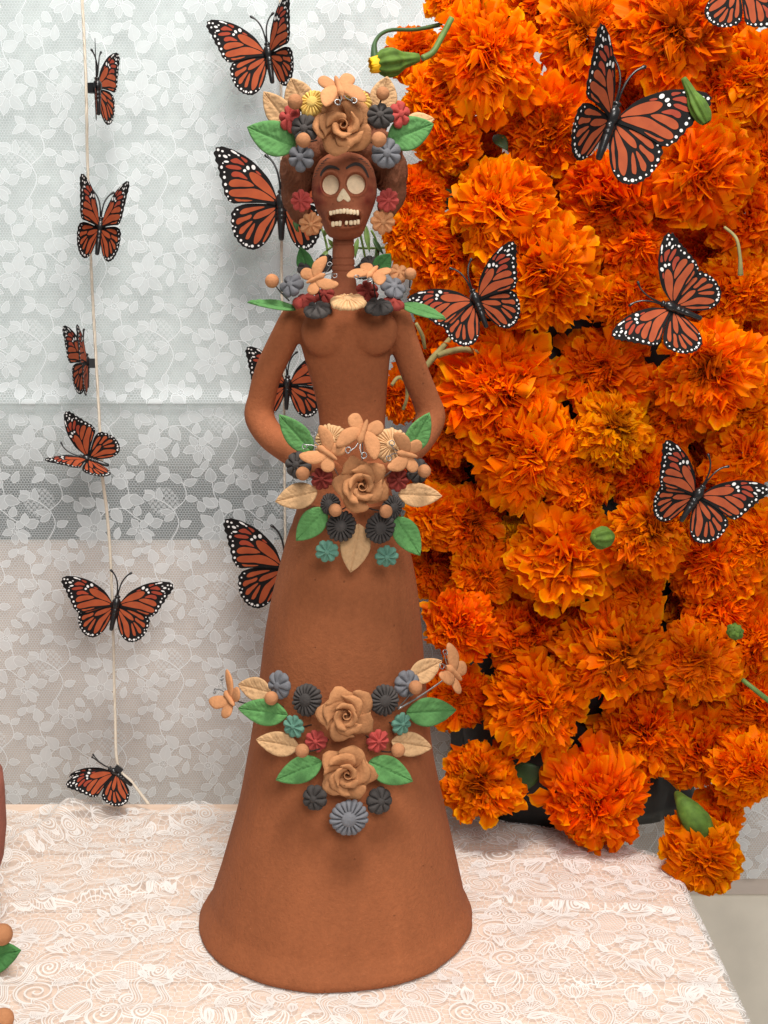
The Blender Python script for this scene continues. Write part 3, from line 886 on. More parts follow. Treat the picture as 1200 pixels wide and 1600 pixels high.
# ---- clay flowers, leaves, beads
def flower_me(kind, mat):
    key = (kind, mat)
    if key in flower_me.c: return flower_me.c[key]
    n, notch, thick, gro, cr = {'round': (8, .13, .38, .85, .30), 'daisy': (18, .09, .34, .9, .42), 'star': (8, .22, .36, .9, .22), 'fine': (26, .06, .26, .6, .30), 'five': (6, .24, .38, .9, .30)}[kind]
    seg = n * 12; nr = 14
    rr = random.Random(sum(map(ord, kind)))
    jl = [rr.uniform(.93, 1.05) for _ in range(n)]; jh = [rr.uniform(.85, 1.15) for _ in range(n)]
    v = []
    def top(r, a):
        k = int(a / (2 * math.pi) * n) % n; t = (a / (2 * math.pi) * n) % 1 - .5           # -.5 .. .5 across a petal
        e = abs(t) * 2
        if kind == 'star': R_ = 1 - notch * e ** 1.9 - .05 * math.exp(-(e / .2) ** 2)
        else: R_ = 1 - notch * e ** 3.2
        R_ *= 1 + (jl[k] - 1) * (1 - e ** 4)
        cross = math.sqrt(max(0, 1 - e ** 2.4))
        if kind == 'star': cross = (1 - e ** 1.1) * .85 + .1
        rad = math.sqrt(max(0, 1 - (max(0, r - .25) / .75) ** 3.2))
        z = thick * jh[k] * rad * ((1 - gro * min(1, r * 1.6)) + gro * min(1, r * 1.6) * cross)
        if kind == 'star': z *= .75 + .3 * r
        return R_, z
    rs = np.linspace(0, 1, nr) ** .85
    for r in rs:
        for k in range(seg):
            a = 2 * math.pi * k / seg
            R_, z = top(r, a)
            q = r * R_
            v.append((q * math.cos(a), q * math.sin(a), z))
    for r, zz in ((.97, -.07), (.7, -.12), (.0, -.12)):
        for k in range(seg):
            a = 2 * math.pi * k / seg; R_, z = top(1, a)
            v.append((r * R_ * math.cos(a), r * R_ * math.sin(a), zz))
    me = mesh('clay_flower', v, grid_faces(nr + 3, seg, True), True, [M[mat]])
    cv, cf = sphere((0, 0, thick * .78), cr, 8, 18, (1, 1, .62 if kind != 'daisy' else .46))
    if kind == 'star': cv, cf = sphere((0, 0, thick * .62), cr, 8, 16, (1, 1, .7))
    cm = mesh('flower_center', cv, cf, True, [M[mat]])
    flower_me.c[key] = (me, cm)
    return me, cm
flower_me.c = {}
rnd = random.Random(17)
def flower(px, py, rpx, y, kind, mat, nrm=(0, -1, .12), parent=None):
    p = at(px, py, y); s = rpx * m_per_px(p)
    me, cm = flower_me(kind, mat)
    o = part('clay_flower', me, frame(p, (nrm[0] + rnd.uniform(-.12, .12), nrm[1], nrm[2] + rnd.uniform(-.1, .1)), rnd.uniform(0, 6.28), (s * rnd.uniform(.94, 1.06), s * rnd.uniform(.94, 1.06), s * rnd.uniform(.85, 1.2))))
    obj('flower_center', cm, o)
    return o
def leaf_me(mat):
    if mat in leaf_me.c: return leaf_me.c[mat]
    nu, nv = 70, 25; v = []
    def pt(u, t, top_):
        w = .5 * (math.sin(math.pi * min(1, u ** .82))) ** .78 * (1 - .10 * u)
        if u > .9: w *= 1 - .25 * ((u - .9) / .1)
        w = max(w, .002)
        x = w * t
        ed = 1 - abs(t) ** 6
        z = .10 * t * t * w * 2 + .10 * (u - .45) ** 2
        if top_:
            z += .075 * ed * min(1, 12 * min(u, 1 - u) + .15)
            z -= .040 * math.exp(-(t / .07) ** 2)
            s = (u - .42 * abs(t) * .5 + .012 * math.sin(7 * t + 3 * u)) * 10.0
            d = abs(s - round(s)) / 10.0
            if .06 < u < .95 and abs(t) < .93: z -= (.010 + .012 * abs(mnoise.noise(Vector((round(s) * 3.1, (t > 0) * 5, 1))))) * math.exp(-(d / .011) ** 2) * min(1, (.97 - abs(t)) * 6)
            z += .020 * mnoise.noise(Vector((x * 7, u * 7, 2))) + .008 * mnoise.noise(Vector((x * 22, u * 22, 5)))
        return (x, u, z)
    for i in range(nu):
        u = i / (nu - 1)
        for j in range(nv): v.append(pt(u, 2 * j / (nv - 1) - 1, True))
        for j in (nv - 1, nv // 2, 0): 
            x, y, z = pt(u, 2 * j / (nv - 1) - 1, False); v.append((x * .97, y, z - .012))
    me = mesh('clay_leaf', v, grid_faces(nu, nv + 3, True, flip=True), True, [M[mat]])
    leaf_me.c[mat] = me
    return me
leaf_me.c = {}
def leaf(tip, base, wpx, y, mat='green', tilt=0.0, lift=0.0, roll=0.0, ytip=None):
    """from base to tip (photograph points at depth y / ytip)"""
    a = at(*base, y); b = at(*tip, y if ytip is None else ytip)
    d = b - a; L_ = d.length; yv = d.normalized()
    n = Vector((tilt, -1, .15 + lift)); z = (n - yv * n.dot(yv)).normalized(); x = yv.cross(z)
    Mx = Matrix((x, yv, z)).transposed().to_4x4()
    s = wpx * m_per_px(a) * 1.2
    return part('clay_leaf', leaf_me(mat), Matrix.Translation(a) @ Mx @ Matrix.Rotation(roll, 4, 'Y') @ Matrix.Diagonal((s, L_, (s + L_) * .5, 1)))
ball_mes = []
for k in range(3):
    bv, bf = sphere((0, 0, 0), 1, 14, 20)
    ball_mes.append(mesh('clay_ball', [Vector(p) * (1 + .03 * mnoise.noise(Vector(p) * 1.5 + Vector((k * 7, 0, 0)))) for p in bv], bf, True, [M['ball']]))
def ball(px, py, rpx, y, wire_to=None):
    p = at(px, py, y)
    part('clay_ball', rnd.choice(ball_mes), Matrix.Translation(p) @ Matrix.Rotation(rnd.uniform(0, 6), 4, 'Z') @ Matrix.Scale(rpx * m_per_px(p), 4))
    if wire_to: wire(p, at(*wire_to))
def wire(a, b, rad=.0006, mat='dark_wire'):
    a, b = Vector(a), Vector(b); m = (a + b) / 2 + Vector((0, 0, -.001))
    part('stem_wire', mesh('stem_wire', *tube(spline([a, m, b], 5), rad, 6), True, [M[mat]]))

def sheet(fn, nu, nv, th):
    """a sheet with thickness: fn(u, v) -> point, offset along its own normal"""
    P_ = [[Vector(fn(i / (nu - 1), j / (nv - 1))) for j in range(nv)] for i in range(nu)]
    v = []
    top_, bot = [], []
    for i in range(nu):
        for j in range(nv):
            du = P_[min(i + 1, nu - 1)][j] - P_[max(i - 1, 0)][j]; dv = P_[i][min(j + 1, nv - 1)] - P_[i][max(j - 1, 0)]
            n = du.cross(dv)
            n = n.normalized() if n.length > 1e-9 else Vector((0, 0, 1))
            ei = min(i, nu - 1 - i, j, nv - 1 - j)
            k = .35 if ei == 0 else 1.0
            top_.append(P_[i][j] + n * th * .5 * k); bot.append(P_[i][j] - n * th * .5 * k)
    v = top_ + bot; n = nu * nv
    f = grid_faces(nu, nv) + grid_faces(nu, nv, off=n, flip=True)
    rim = [j for j in range(nv)] + [i * nv + nv - 1 for i in range(1, nu)] + [(nu - 1) * nv + j for j in range(nv - 2, -1, -1)] + [i * nv for i in range(nu - 2, 0, -1)]
    for k in range(len(rim)):
        a, b = rim[k], rim[(k + 1) % len(rim)]
        f.append((a, a + n, b + n, b))
    return v, f
def rose_petal(r0, z0, r1, z1, dlt, tuck, th, point, seed):
    rr = random.Random(seed)
    ph = rr.uniform(0, 6)
    def fn(u, v):
        t = 2 * u - 1
        a = dlt * t * (.55 + .45 * v ** .7)
        edge = 1 - .22 * t * t + point * math.exp(-abs(t - .15 * math.sin(ph)) / .28) + .05 * math.sin(5 * t + ph) + .03 * math.sin(11 * t + 2 * ph)
        q = v * edge
        r = r0 + (r1 - r0) * q ** .9 + tuck * t + .0
        z = z0 + (z1 - z0) * math.sin(q * math.pi / 2) ** .8 - .10 * max(0, q - .78) / .22 * (r1 - r0)
        r += .05 * max(0, q - .75) / .25
        z += .03 * math.sin(3 * a + ph) * q + .13 * t * v + .012 * mnoise.noise(Vector((r * 8 * math.cos(a), r * 8 * math.sin(a), seed)))
        return (r * math.cos(a), r * math.sin(a), z)
    return sheet(fn, 15, 9, th)
ROSE = {}
def rose_set(mat):
    if mat in ROSE: return ROSE[mat]
    out = {}
    out['outer'] = [mesh('petal', *rose_petal(.22, .06, .96, .22, R(46), .10, .085, .18, s), True, [M[mat]]) for s in (1, 2, 3)]
    out['mid'] = [mesh('petal', *rose_petal(.18, .10, .72, .46, R(58), .13, .09, .10, s), True, [M[mat]]) for s in (4, 5)]
    out['inner'] = [mesh('petal', *rose_petal(.14, .16, .44, .62, R(72), .10, .085, .04, s), True, [M[mat]]) for s in (6, 7)]
    def core(u, v):
        a = u * 6.2; r = .05 + .17 * u; return (r * math.cos(a), r * math.sin(a), .2 + .46 * v - .05 * u)
    out['core'] = mesh('bud_spiral', *sheet(core, 40, 5, .06), True, [M[mat]])
    v, f = sphere((0, 0, .02), .72, 10, 28, (1, 1, .22)); out['base'] = mesh('clay_rose', v, f, True, [M[mat]])
    ROSE[mat] = out
    return out
def rose(px, py, rpx, y, nrm=(0, -1, .1), mat='rose', seed=0):
    p = at(px, py, y); s = rpx * m_per_px(p); S = rose_set(mat); r = random.Random(seed)
    o = part('clay_rose', S['base'], frame(p, nrm, r.uniform(0, 6.28), s))
    for nm, k, dz in (('outer', 5, 0), ('mid', 3, .03), ('inner', 3, .03)):
        a0 = r.uniform(0, 6)
        for i in range(k):
            obj('petal', r.choice(S[nm]), o, Matrix.Rotation(a0 + 2 * math.pi * i / k + r.uniform(-.12, .12), 4, 'Z') @ Matrix.Translation((r.uniform(-.02, .03), 0, dz + r.uniform(-.01, .02))) @ Matrix.Rotation(r.uniform(-.16, .14), 4, 'Y') @ Matrix.Rotation(r.uniform(-.14, .14), 4, 'X'))
    obj('bud_spiral', S['core'], o, Matrix.Rotation(r.uniform(0, 6), 4, 'Z'))
    return o
# clay butterflies
def lobe_me(pts, th):
    cs = closed_spline(pts, 6); n = len(cs); c = np.mean(cs, 0); v = []
    for o_, z in ((.0, -.5), (.75, -.45), (.97, -.15), (1.0, 0), (.96, .25), (.75, .5), (.4, .62), (.0, .66)):
        for p in cs:
            q = c + (np.array(p) - c) * o_
            v.append((q[0], q[1], z * th))
    return mesh('wing', v, grid_faces(8, n, True), True, [M['tan']])
FW = [(0, .10), (.18, .42), (.50, .82), (.78, 1.0), (.93, .93), (.96, .62), (.84, .22), (.50, -.06), (.1, -.12)]
HWg = [(0, .02), (.38, .06), (.68, -.10), (.80, -.36), (.68, -.62), (.42, -.70), (.16, -.48), (.02, -.18)]
mir = lambda pts: [(-x, y) for x, y in pts][::-1]
CB = {'fr': lobe_me(FW, .15), 'fl': lobe_me(mir(FW), .15), 'hr': lobe_me(HWg, .15), 'hl': lobe_me(mir(HWg), .15)}
_v, _f = sphere((0, 0, 0), 1, 14, 16)
CB['b'] = mesh('clay_butterfly', [(p[0] * (.13 + .09 * math.exp(-((p[2] - .62) / .25) ** 2)), p[2] * .58, p[1] * (.15 + .06 * math.exp(-((p[2] - .62) / .25) ** 2)) + .11) for p in _v], [tuple(reversed(q)) for q in _f], True, [M['tan']])
def curl(s):
    pts = [(s * .05, .5, .12), (s * .10, .75, .2), (s * .22, .95, .26)]
    for k in range(9):
        a = math.pi * .6 - k * .72; rr = .14 - .007 * k
        pts.append((s * (.22 + .12 + rr * math.cos(a)), .98 + rr * math.sin(a), .27 + .01 * k))
    return mesh('antenna', *tube(spline(pts, 4), .024, 6), True, [M['wire']])
CB['al'], CB['ar'] = curl(-1), curl(1)
def clay_butterfly(px, py, spx, y, nrm, head_roll, fold=.25):
    p = at(px, py, y); s = spx * m_per_px(p)
    o = part('clay_butterfly', CB['b'], frame(p, nrm, head_roll, s))
    for k, a in (('fr', -fold), ('hr', -fold * .8), ('fl', fold), ('hl', fold * .8)):
        obj('wing', CB[k], o, Matrix.Rotation(a, 4, 'Y') @ Matrix.Translation((0, 0, .04 if k[0] == 'f' else 0)))
    obj('antenna', CB['al'], o); obj('antenna', CB['ar'], o)
    return o

# crown
Yc = FY - .036
leaf((455, 122), (476, 172), 40, Yc + .014, 'leaf_tan', -.2); leaf((412, 143), (455, 200), 36, Yc + .012, 'leaf_tan', -.2)
leaf((605, 119), (594, 176), 38, Yc + .014, 'leaf_tan', .2); leaf((679, 187), (632, 197), 30, Yc + .012, 'leaf_tan', .2, .4)
leaf((386, 199), (462, 231), 47, Yc + .004, 'green', -.15); leaf((678, 194), (606, 221), 46, Yc + .004, 'green', .15)
flower(454, 186, 21, Yc + .000, 'five', 'red', (-.45, -1, .15)); flower(624, 179, 20, Yc + .000, 'five', 'red', (.45, -1, .15))
flower(489, 162, 22, Yc - .004, 'daisy', 'yellow', (-.2, -1, .35)); flower(560, 158, 21, Yc - .004, 'daisy', 'yellow', (.2, -1, .35))
flower(476, 201, 22, Yc - .009, 'round', 'black', (-.25, -1, .1)); flower(593, 182, 22, Yc - .009, 'round', 'black', (.2, -1, .2))
flower(471, 246, 23, Yc - .006, 'five', 'gray', (-.3, -1, -.1)); flower(603, 240, 24, Yc - .006, 'round', 'gray', (.3, -1, -.05))
rose(536, 199, 43, Yc - .010, (0, -1, .08), 'rose', 3)
ball(461, 159, 12, Yc - .012, (478, 180, Yc)); ball(598, 146, 10.5, Yc - .010, (590, 170, Yc)); ball(474, 219, 11.5, Yc - .022, (495, 219, Yc)); ball(592, 218, 12, Yc - .022, (570, 222, Yc))
clay_butterfly(529, 138, 38, Yc - .020, (.15, -.8, .62), R(170), .12)
wire(at(529, 140, Yc - .018), at(533, 175, Yc))
# ear flowers
flower(471, 314, 19, FY - .030, 'star', 'red', (-.2, -1, .05)); flower(606, 313, 19, FY - .030, 'star', 'red', (.2, -1, .05))
flower(486, 350, 20, FY - .024, 'star', 'tan', (.1, -1, -.2)); flower(598, 346, 20, FY - .026, 'star', 'tan', (.15, -1, -.1))

# necklace
Yn = FY - .030
leaf((470, 386), (484, 428), 26, FY + .012, 'dark_green', -.5); leaf((610, 396), (586, 426), 26, FY + .012, 'dark_green', .4)
for px, py, r, k in ((480, 420, 16, 'round'), (508, 412, 17, 'round'), (578, 414, 17, 'round'), (566, 424, 14, 'round')): flower(px, py, r, FY + .012, k, 'black', (0, -.8, .5))
flower(622, 428, 18, FY - .004, 'five', 'tan', (.4, -.7, .6))
flower(456, 447, 21, Yn + .010, 'five', 'gray', (-.35, -.8, .5)); flower(614, 450, 21, Yn + .008, 'five', 'gray', (.3, -.7, .6))
flower(476, 472, 22, Yn + .006, 'five', 'maroon', (-.2, -.35, .95)); flower(507, 462, 17, Yn + .006, 'five', 'maroon', (-.1, -.8, .5)); flower(574, 456, 19, Yn + .004, 'five', 'maroon', (.1, -.9, .35)); flower(614, 476, 20, Yn + .004, 'five', 'maroon', (.2, -.35, .95))
flower(496, 486, 23, Yn - .008, 'round', 'black', (-.15, -.50, .9)); flower(592, 481, 23, Yn - .008, 'round', 'black', (.15, -.46, .9))
flower(544, 473, 29, Yn - .014, 'fine', 'cream', (.03, -.36, .95))
leaf((386, 474), (462, 485), 25, Yn + .014, 'green', -.2, 1.5, ytip=Yn + .004); leaf((697, 501), (626, 478), 27, Yn + .012, 'green', .2, 1.2, ytip=Yn + .0)
ball(425, 439, 11, Yn + .006, (452, 470, Yn + .012)); ball(641, 428, 9.5, Yn + .008, (640, 450, Yn + .01))
clay_butterfly(494, 436, 29, Yn - .012, (-.1, -1, .3), R(65), .2); wire(at(494, 436, Yn - .010), at(503, 475, Yn))
clay_butterfly(582, 428, 33, Yn - .012, (0, -.52, .9), R(-155), .15); wire(at(582, 428, Yn - .010), at(588, 472, Yn))

# bouquet
Yb = FY - .072
leaf((436, 647), (488, 706), 34, Yb + .006, 'green', -.2); leaf((671, 644), (638, 707), 33, Yb + .006, 'green', .2)
leaf((463, 845), (510, 795), 36, Yb + .002, 'green', -.2); leaf((656, 868), (617, 808), 36, Yb + .002, 'green', .2)
leaf((430, 784), (496, 768), 36, Yb + .004, 'leaf_tan', -.3); leaf((691, 775), (622, 772), 33, Yb + .004, 'leaf_tan', .3)
leaf((548, 894), (561, 818), 42, Yb + .003, 'leaf_tan', 0)
flower(466, 727, 22, Yb + .004, 'round', 'black', (-.5, -1, .1)); flower(653, 736, 20, Yb + .006, 'round', 'black', (.6, -1, .1))
flower(517, 689, 26, Yb - .002, 'fine', 'cream', (-.2, -1, .3)); flower(610, 696, 30, Yb - .002, 'fine', 'cream', (.3, -1, .2))
flower(503, 748, 20, Yb + .002, 'star', 'maroon', (-.2, -1, 0)); flower(622, 750, 20, Yb + .002, 'star', 'maroon', (.2, -1, 0))
flower(516, 788, 18, Yb - .001, 'daisy', 'black', (-.35, -1, .25)); flower(613, 793, 18, Yb - .001, 'daisy', 'black', (.45, -1, .1))
flower(533, 822, 25, Yb - .006, 'daisy', 'black', (-.1, -1, .1)); flower(594, 825, 25, Yb - .006, 'daisy', 'black', (.1, -1, .05))
flower(511, 861, 20, Yb - .002, 'star', 'teal', (-.15, -1, -.1)); flower(604, 869, 20, Yb - .002, 'star', 'teal', (.15, -1, -.15))
rose(565, 757, 40, Yb - .010, (.05, -1, .05), 'rose', 5)
ball(473, 740, 11, Yb - .010, (490, 745, Yb)); ball(663, 736, 10.5, Yb - .008, (640, 740, Yb)); ball(524, 797, 10.5, Yb - .014, (545, 790, Yb)); ball(603, 799, 10.5, Yb - .014, (566, 790, Yb))
clay_butterfly(512, 708, 34, Yb - .022, (-.2, -1, .3), R(-58), .25); clay_butterfly(567, 676, 37, Yb - .018, (.1, -1, .4), R(200), .2); clay_butterfly(634, 710, 34, Yb - .020, (.55, -1, .1), R(-75), .35)
for a, b in (((512, 708), (530, 745)), ((567, 680), (566, 720)), ((634, 712), (600, 745))): wire(at(*a, Yb - .020), at(*b, Yb + .006), .0006, 'wire')

# skirt garland
def on_skirt(px, py, off):
    y = FY - .09
    for _ in range(6):
        p = at(px, py, y); y = skirt_y(p.x, p.z) - off
    return y
def sn(px, k=.9, up=.12):
    return ((px - 538) / 140 * k, -1, up)
for px, py, r, kind, mat, off in ((437, 1071, 23, 'round', 'gray', .016), (635, 1069, 23, 'round', 'gray', .016), (480, 1093, 25, 'daisy', 'black', .014), (600, 1094, 25, 'daisy', 'black', .014),
                                  (459, 1135, 19, 'star', 'teal', .016), (627, 1131, 19, 'star', 'teal', .016), (494, 1158, 20, 'star', 'red', .014), (590, 1158, 20, 'star', 'red', .014),
                                  (492, 1247, 22, 'round', 'black', .016), (593, 1251, 23, 'round', 'black', .016), (545, 1278, 29, 'daisy', 'gray', .020)):
    flower(px, py, r, on_skirt(px, py, off), kind, mat, sn(px))
rose(541, 1113, 41, on_skirt(541, 1113, .014), sn(541), 'rose', 11); rose(543, 1204, 41, on_skirt(543, 1204, .014), sn(543), 'rose', 23)
ball(424, 1091, 11, FY - .068, (446, 1106, FY - .05)); ball(649, 1074, 11, FY - .072, (620, 1108, FY - .08)); ball(472, 1173, 11, FY - .098, (500, 1170, FY - .085)); ball(622, 1172, 11, FY - .098, (596, 1174, FY - .085))
for tip, base, w, mat in (((373, 1106), (450, 1117), 37, 'green'), ((712, 1109), (634, 1114), 40, 'green'), ((431, 1219), (503, 1190), 36, 'green'), ((645, 1221), (576, 1190), 38, 'green'),
                          ((373, 1069), (425, 1082), 33, 'leaf_tan'), ((690, 1032), (638, 1061), 33, 'leaf_tan'), ((401, 1155), (468, 1167), 34, 'leaf_tan'), ((674, 1168), (611, 1158), 34, 'leaf_tan')):
    s = -1 if tip[0] < 540 else 1
    yb_ = on_skirt(max(440, min(640, base[0])), base[1], .010)
    leaf(tip, base, w, yb_, mat, s * .45, .1, ytip=yb_ + .014 if abs(tip[0] - 540) > 120 else yb_ - .002)
clay_butterfly(362, 1092, 36, FY - .045, (-.75, -.5, .4), R(-72), .35); clay_butterfly(706, 1052, 37, FY - .045, (.75, -.55, .35), R(-42), .3)
wire(at(366, 1094, FY - .043), at(400, 1100, FY - .05)); wire(at(702, 1056, FY - .043), at(622, 1108, FY - .075), .0007, 'wire')
for a, b in (((480, 1093), (486, 1120)), ((459, 1135), (488, 1132)), ((494, 1158), (515, 1155)), ((590, 1158), (570, 1148)), ((627, 1131), (606, 1128))): 
    wire(at(*a, on_skirt(*a, .013)), at(*b, on_skirt(*b, -.001)), .0006)

# ------------------------------------------------------------------ marigolds
def petal_mat():
    m, nt, b, out = nmat('marigold_petal'); L = nt.links.new
    nt.nodes.remove(b)
    ca = N(nt, 'ShaderNodeVertexColor'); ca.layer_name = 'hue'
    sp = N(nt, 'ShaderNodeSeparateColor'); L(ca.outputs['Color'], sp.inputs[0])
    geo = N(nt, 'ShaderNodeNewGeometry')
    nz = N(nt, 'ShaderNodeTexNoise', Scale=130.0, Detail=4.0); L(geo.outputs['Position'], nz.inputs['Vector'])
    ad = N(nt, 'ShaderNodeMath', operation='MULTIPLY_ADD'); L(nz.outputs['Fac'], ad.inputs[0]); ad.inputs[1].default_value = .34; L(sp.outputs[0], ad.inputs[2])
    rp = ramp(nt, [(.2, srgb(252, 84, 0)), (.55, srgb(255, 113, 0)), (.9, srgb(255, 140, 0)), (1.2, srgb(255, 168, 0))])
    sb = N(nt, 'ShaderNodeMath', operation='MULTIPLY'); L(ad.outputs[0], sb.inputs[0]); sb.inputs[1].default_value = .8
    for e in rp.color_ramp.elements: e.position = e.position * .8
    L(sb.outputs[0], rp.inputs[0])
    mx = N(nt, 'ShaderNodeMixRGB'); L(sp.outputs[1], mx.inputs['Fac']); L(rp.outputs[0], mx.inputs['Color1']); mx.inputs['Color2'].default_value = srgb(150, 78, 12)
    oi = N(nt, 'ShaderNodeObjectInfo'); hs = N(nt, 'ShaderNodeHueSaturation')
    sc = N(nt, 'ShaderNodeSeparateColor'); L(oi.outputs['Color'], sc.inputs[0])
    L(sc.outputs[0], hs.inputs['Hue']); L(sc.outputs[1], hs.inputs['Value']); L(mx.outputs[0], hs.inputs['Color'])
    di = N(nt, 'ShaderNodeBsdfDiffuse'); tl = N(nt, 'ShaderNodeBsdfTranslucent'); gl = N(nt, 'ShaderNodeBsdfGlossy'); gl.inputs['Roughness'].default_value = .45
    L(hs.outputs[0], di.inputs[0]); L(hs.outputs[0], tl.inputs[0])
    a = N(nt, 'ShaderNodeMixShader'); a.inputs[0].default_value = .42; L(di.outputs[0], a.inputs[1]); L(tl.outputs[0], a.inputs[2])
    c = N(nt, 'ShaderNodeMixShader'); c.inputs[0].default_value = .003; L(a.outputs[0], c.inputs[1]); L(gl.outputs[0], c.inputs[2])
    L(c.outputs[0], out.inputs['Surface'])
    return m
M['petal'] = petal_mat()
M['calyx'] = plain('calyx_green', srgb(84, 112, 42), .7, .25, var=.3, scale=140, bump=.3)
M['stem'] = plain('stem_green', srgb(98, 124, 58), .55, .4, var=.25, scale=120, bump=.2)
M['dry_stem'] = plain('dry_stem', srgb(150, 140, 92), .7, .2, var=.25, scale=120, bump=.3)
M['bud_yellow'] = plain('bud_yellow', srgb(246, 186, 24), .6, .3, var=.15)

def ruffle_petal(rr, t, n_u=5, n_v=9):
    """one frilled petal: +Z axis of the bloom, returns points, hue"""
    return None
def bloom_me(seed, n=220, open_=1.0, dome=1.0, brown=0.0, amp=1.0, wide=1.0):
    """a pom-pom of frilled petals round +Z, unit radius"""
    rr = random.Random(seed)
    v, f, hue = [], [], []
    nu, nv = 7, 12
    ga = math.pi * (3 - 5 ** .5)
    for i in range(n):
        t = (i + .5) / n
        th = R(100) * open_ * t ** .60 + rr.uniform(-.13, .13)
        ph = i * ga + rr.uniform(-.35, .35)
        Lp = (.90 + rr.uniform(-.20, .12)) * (.88 + .12 * t) * (1 + .30 * mnoise.noise(Vector((1.7 * math.sin(th) * math.cos(ph), 1.7 * math.sin(th) * math.sin(ph), seed * 3.3 + math.cos(th)))))
        wd = (.115 + .11 * t) * rr.uniform(.7, 1.4) * wide
        fr = rr.uniform(3.0, 5.5); p0 = rr.uniform(0, 6.28); p1 = rr.uniform(0, 6.28); p2 = rr.uniform(0, 6.28)
        am = amp * (.065 + .06 * rr.random())
        roll = rr.uniform(-1.3, 1.3) * (1 - .5 * t)
        flare = rr.uniform(-.5, 1.25)                  # the lip rolls outward
        tube_ = rr.uniform(-.6, .9)                   # sides curl up
        h0 = rr.uniform(-.14, .16)
        ca, sa = math.cos(ph), math.sin(ph)
        cr_, sr_ = math.cos(roll), math.sin(roll)
        k0 = len(v)
        for a in range(nu):
            u = (a / (nu - 1)) ** .85
            g = max(0, u - .55) / .45
            thu = th * (1 - (.06 + .20 * t) * (1 - u)) + flare * g ** 1.5 * .62 * (.45 + .55 * t)
            r = Lp * (.22 + .78 * u) - .10 * abs(flare) * g * g
            w = wd * (.16 + .84 * u ** 1.5)
            ct, st = math.cos(thu), math.sin(thu)
            er = (st * ca, st * sa, ct * dome); et = (ct * ca, ct * sa, -st * dome); ep = (-sa, ca, 0)
            for b_ in range(nv):
                s = 2 * b_ / (nv - 1) - 1
                edge = (-.24 * abs(s) ** 2.8 + .07 * math.sin(fr * 1.1 * s + p1) + .05 * math.sin(9 * s + p2)) * max(0, u - .3)
                rad = r * (1 + edge)
                out = am * u ** 2.6 * (math.sin(fr * s * 1.5 + p0) + .8 * math.sin(8.0 * s + p2)) - tube_ * wd * .30 * s * s * u
                ax = w * s
                side = ax * cr_ - out * sr_; off = ax * sr_ + out * cr_
                v.append(tuple(er[q] * rad + ep[q] * side + et[q] * off for q in range(3)))
                br = brown * max(0, 1 - t / .16)
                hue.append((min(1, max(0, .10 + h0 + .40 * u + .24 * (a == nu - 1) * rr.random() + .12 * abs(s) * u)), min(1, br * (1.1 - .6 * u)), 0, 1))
        f += grid_faces(nu, nv, off=k0)
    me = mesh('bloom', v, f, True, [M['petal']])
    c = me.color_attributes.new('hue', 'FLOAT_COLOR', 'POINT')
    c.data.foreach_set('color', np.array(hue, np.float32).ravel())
    return me
def big_petal_me(seed):
    """an outer petal lying away from the head: base at the origin, tip along +X, upper face +Z"""
    rr = random.Random(seed); nu, nv = 8, 11; v, hue = [], []
    fr, p0, p1 = rr.uniform(2, 3.4), rr.uniform(0, 6), rr.uniform(0, 6)
    sk = rr.uniform(-.1, .1); droop = rr.uniform(-.25, .15)
    for a in range(nu):
        u = a / (nu - 1)
        w = .46 * (.20 + .80 * u ** 1.1)
        for b_ in range(nv):
            s = 2 * b_ / (nv - 1) - 1
            e = u * (1 - .28 * abs(s) ** 2.6 * (u > .4) + (.05 * math.sin(4 * s + p1) + .035 * math.sin(11 * s + p0)) * max(0, u - .5) * 2)
            z = .12 * u * math.sin(fr * s * 2 + p0 + u) + droop * u * u + .10 * s * s * u + .055 * math.sin(8 * s + p1) * u * u
            v.append((e, w * s + sk * u * u, z))
            hue.append((min(1, max(0, .22 + .35 * u + .2 * abs(s) + .1 * rr.random() + .25 * (u > .92))), 0, 0, 1))
    me = mesh('petal', v, grid_faces(nu, nv), True, [M['petal']])
    c = me.color_attributes.new('hue', 'FLOAT_COLOR', 'POINT'); c.data.foreach_set('color', np.array(hue, np.float32).ravel())
    return me
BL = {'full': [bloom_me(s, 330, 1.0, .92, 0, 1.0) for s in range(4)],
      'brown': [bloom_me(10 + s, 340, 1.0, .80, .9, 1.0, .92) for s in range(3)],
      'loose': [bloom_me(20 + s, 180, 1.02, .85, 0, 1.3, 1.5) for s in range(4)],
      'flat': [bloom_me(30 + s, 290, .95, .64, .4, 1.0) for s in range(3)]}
BP = [big_petal_me(s) for s in range(7)]
rm = random.Random(5)
DEPTH = (.118, .150, .205, .080)
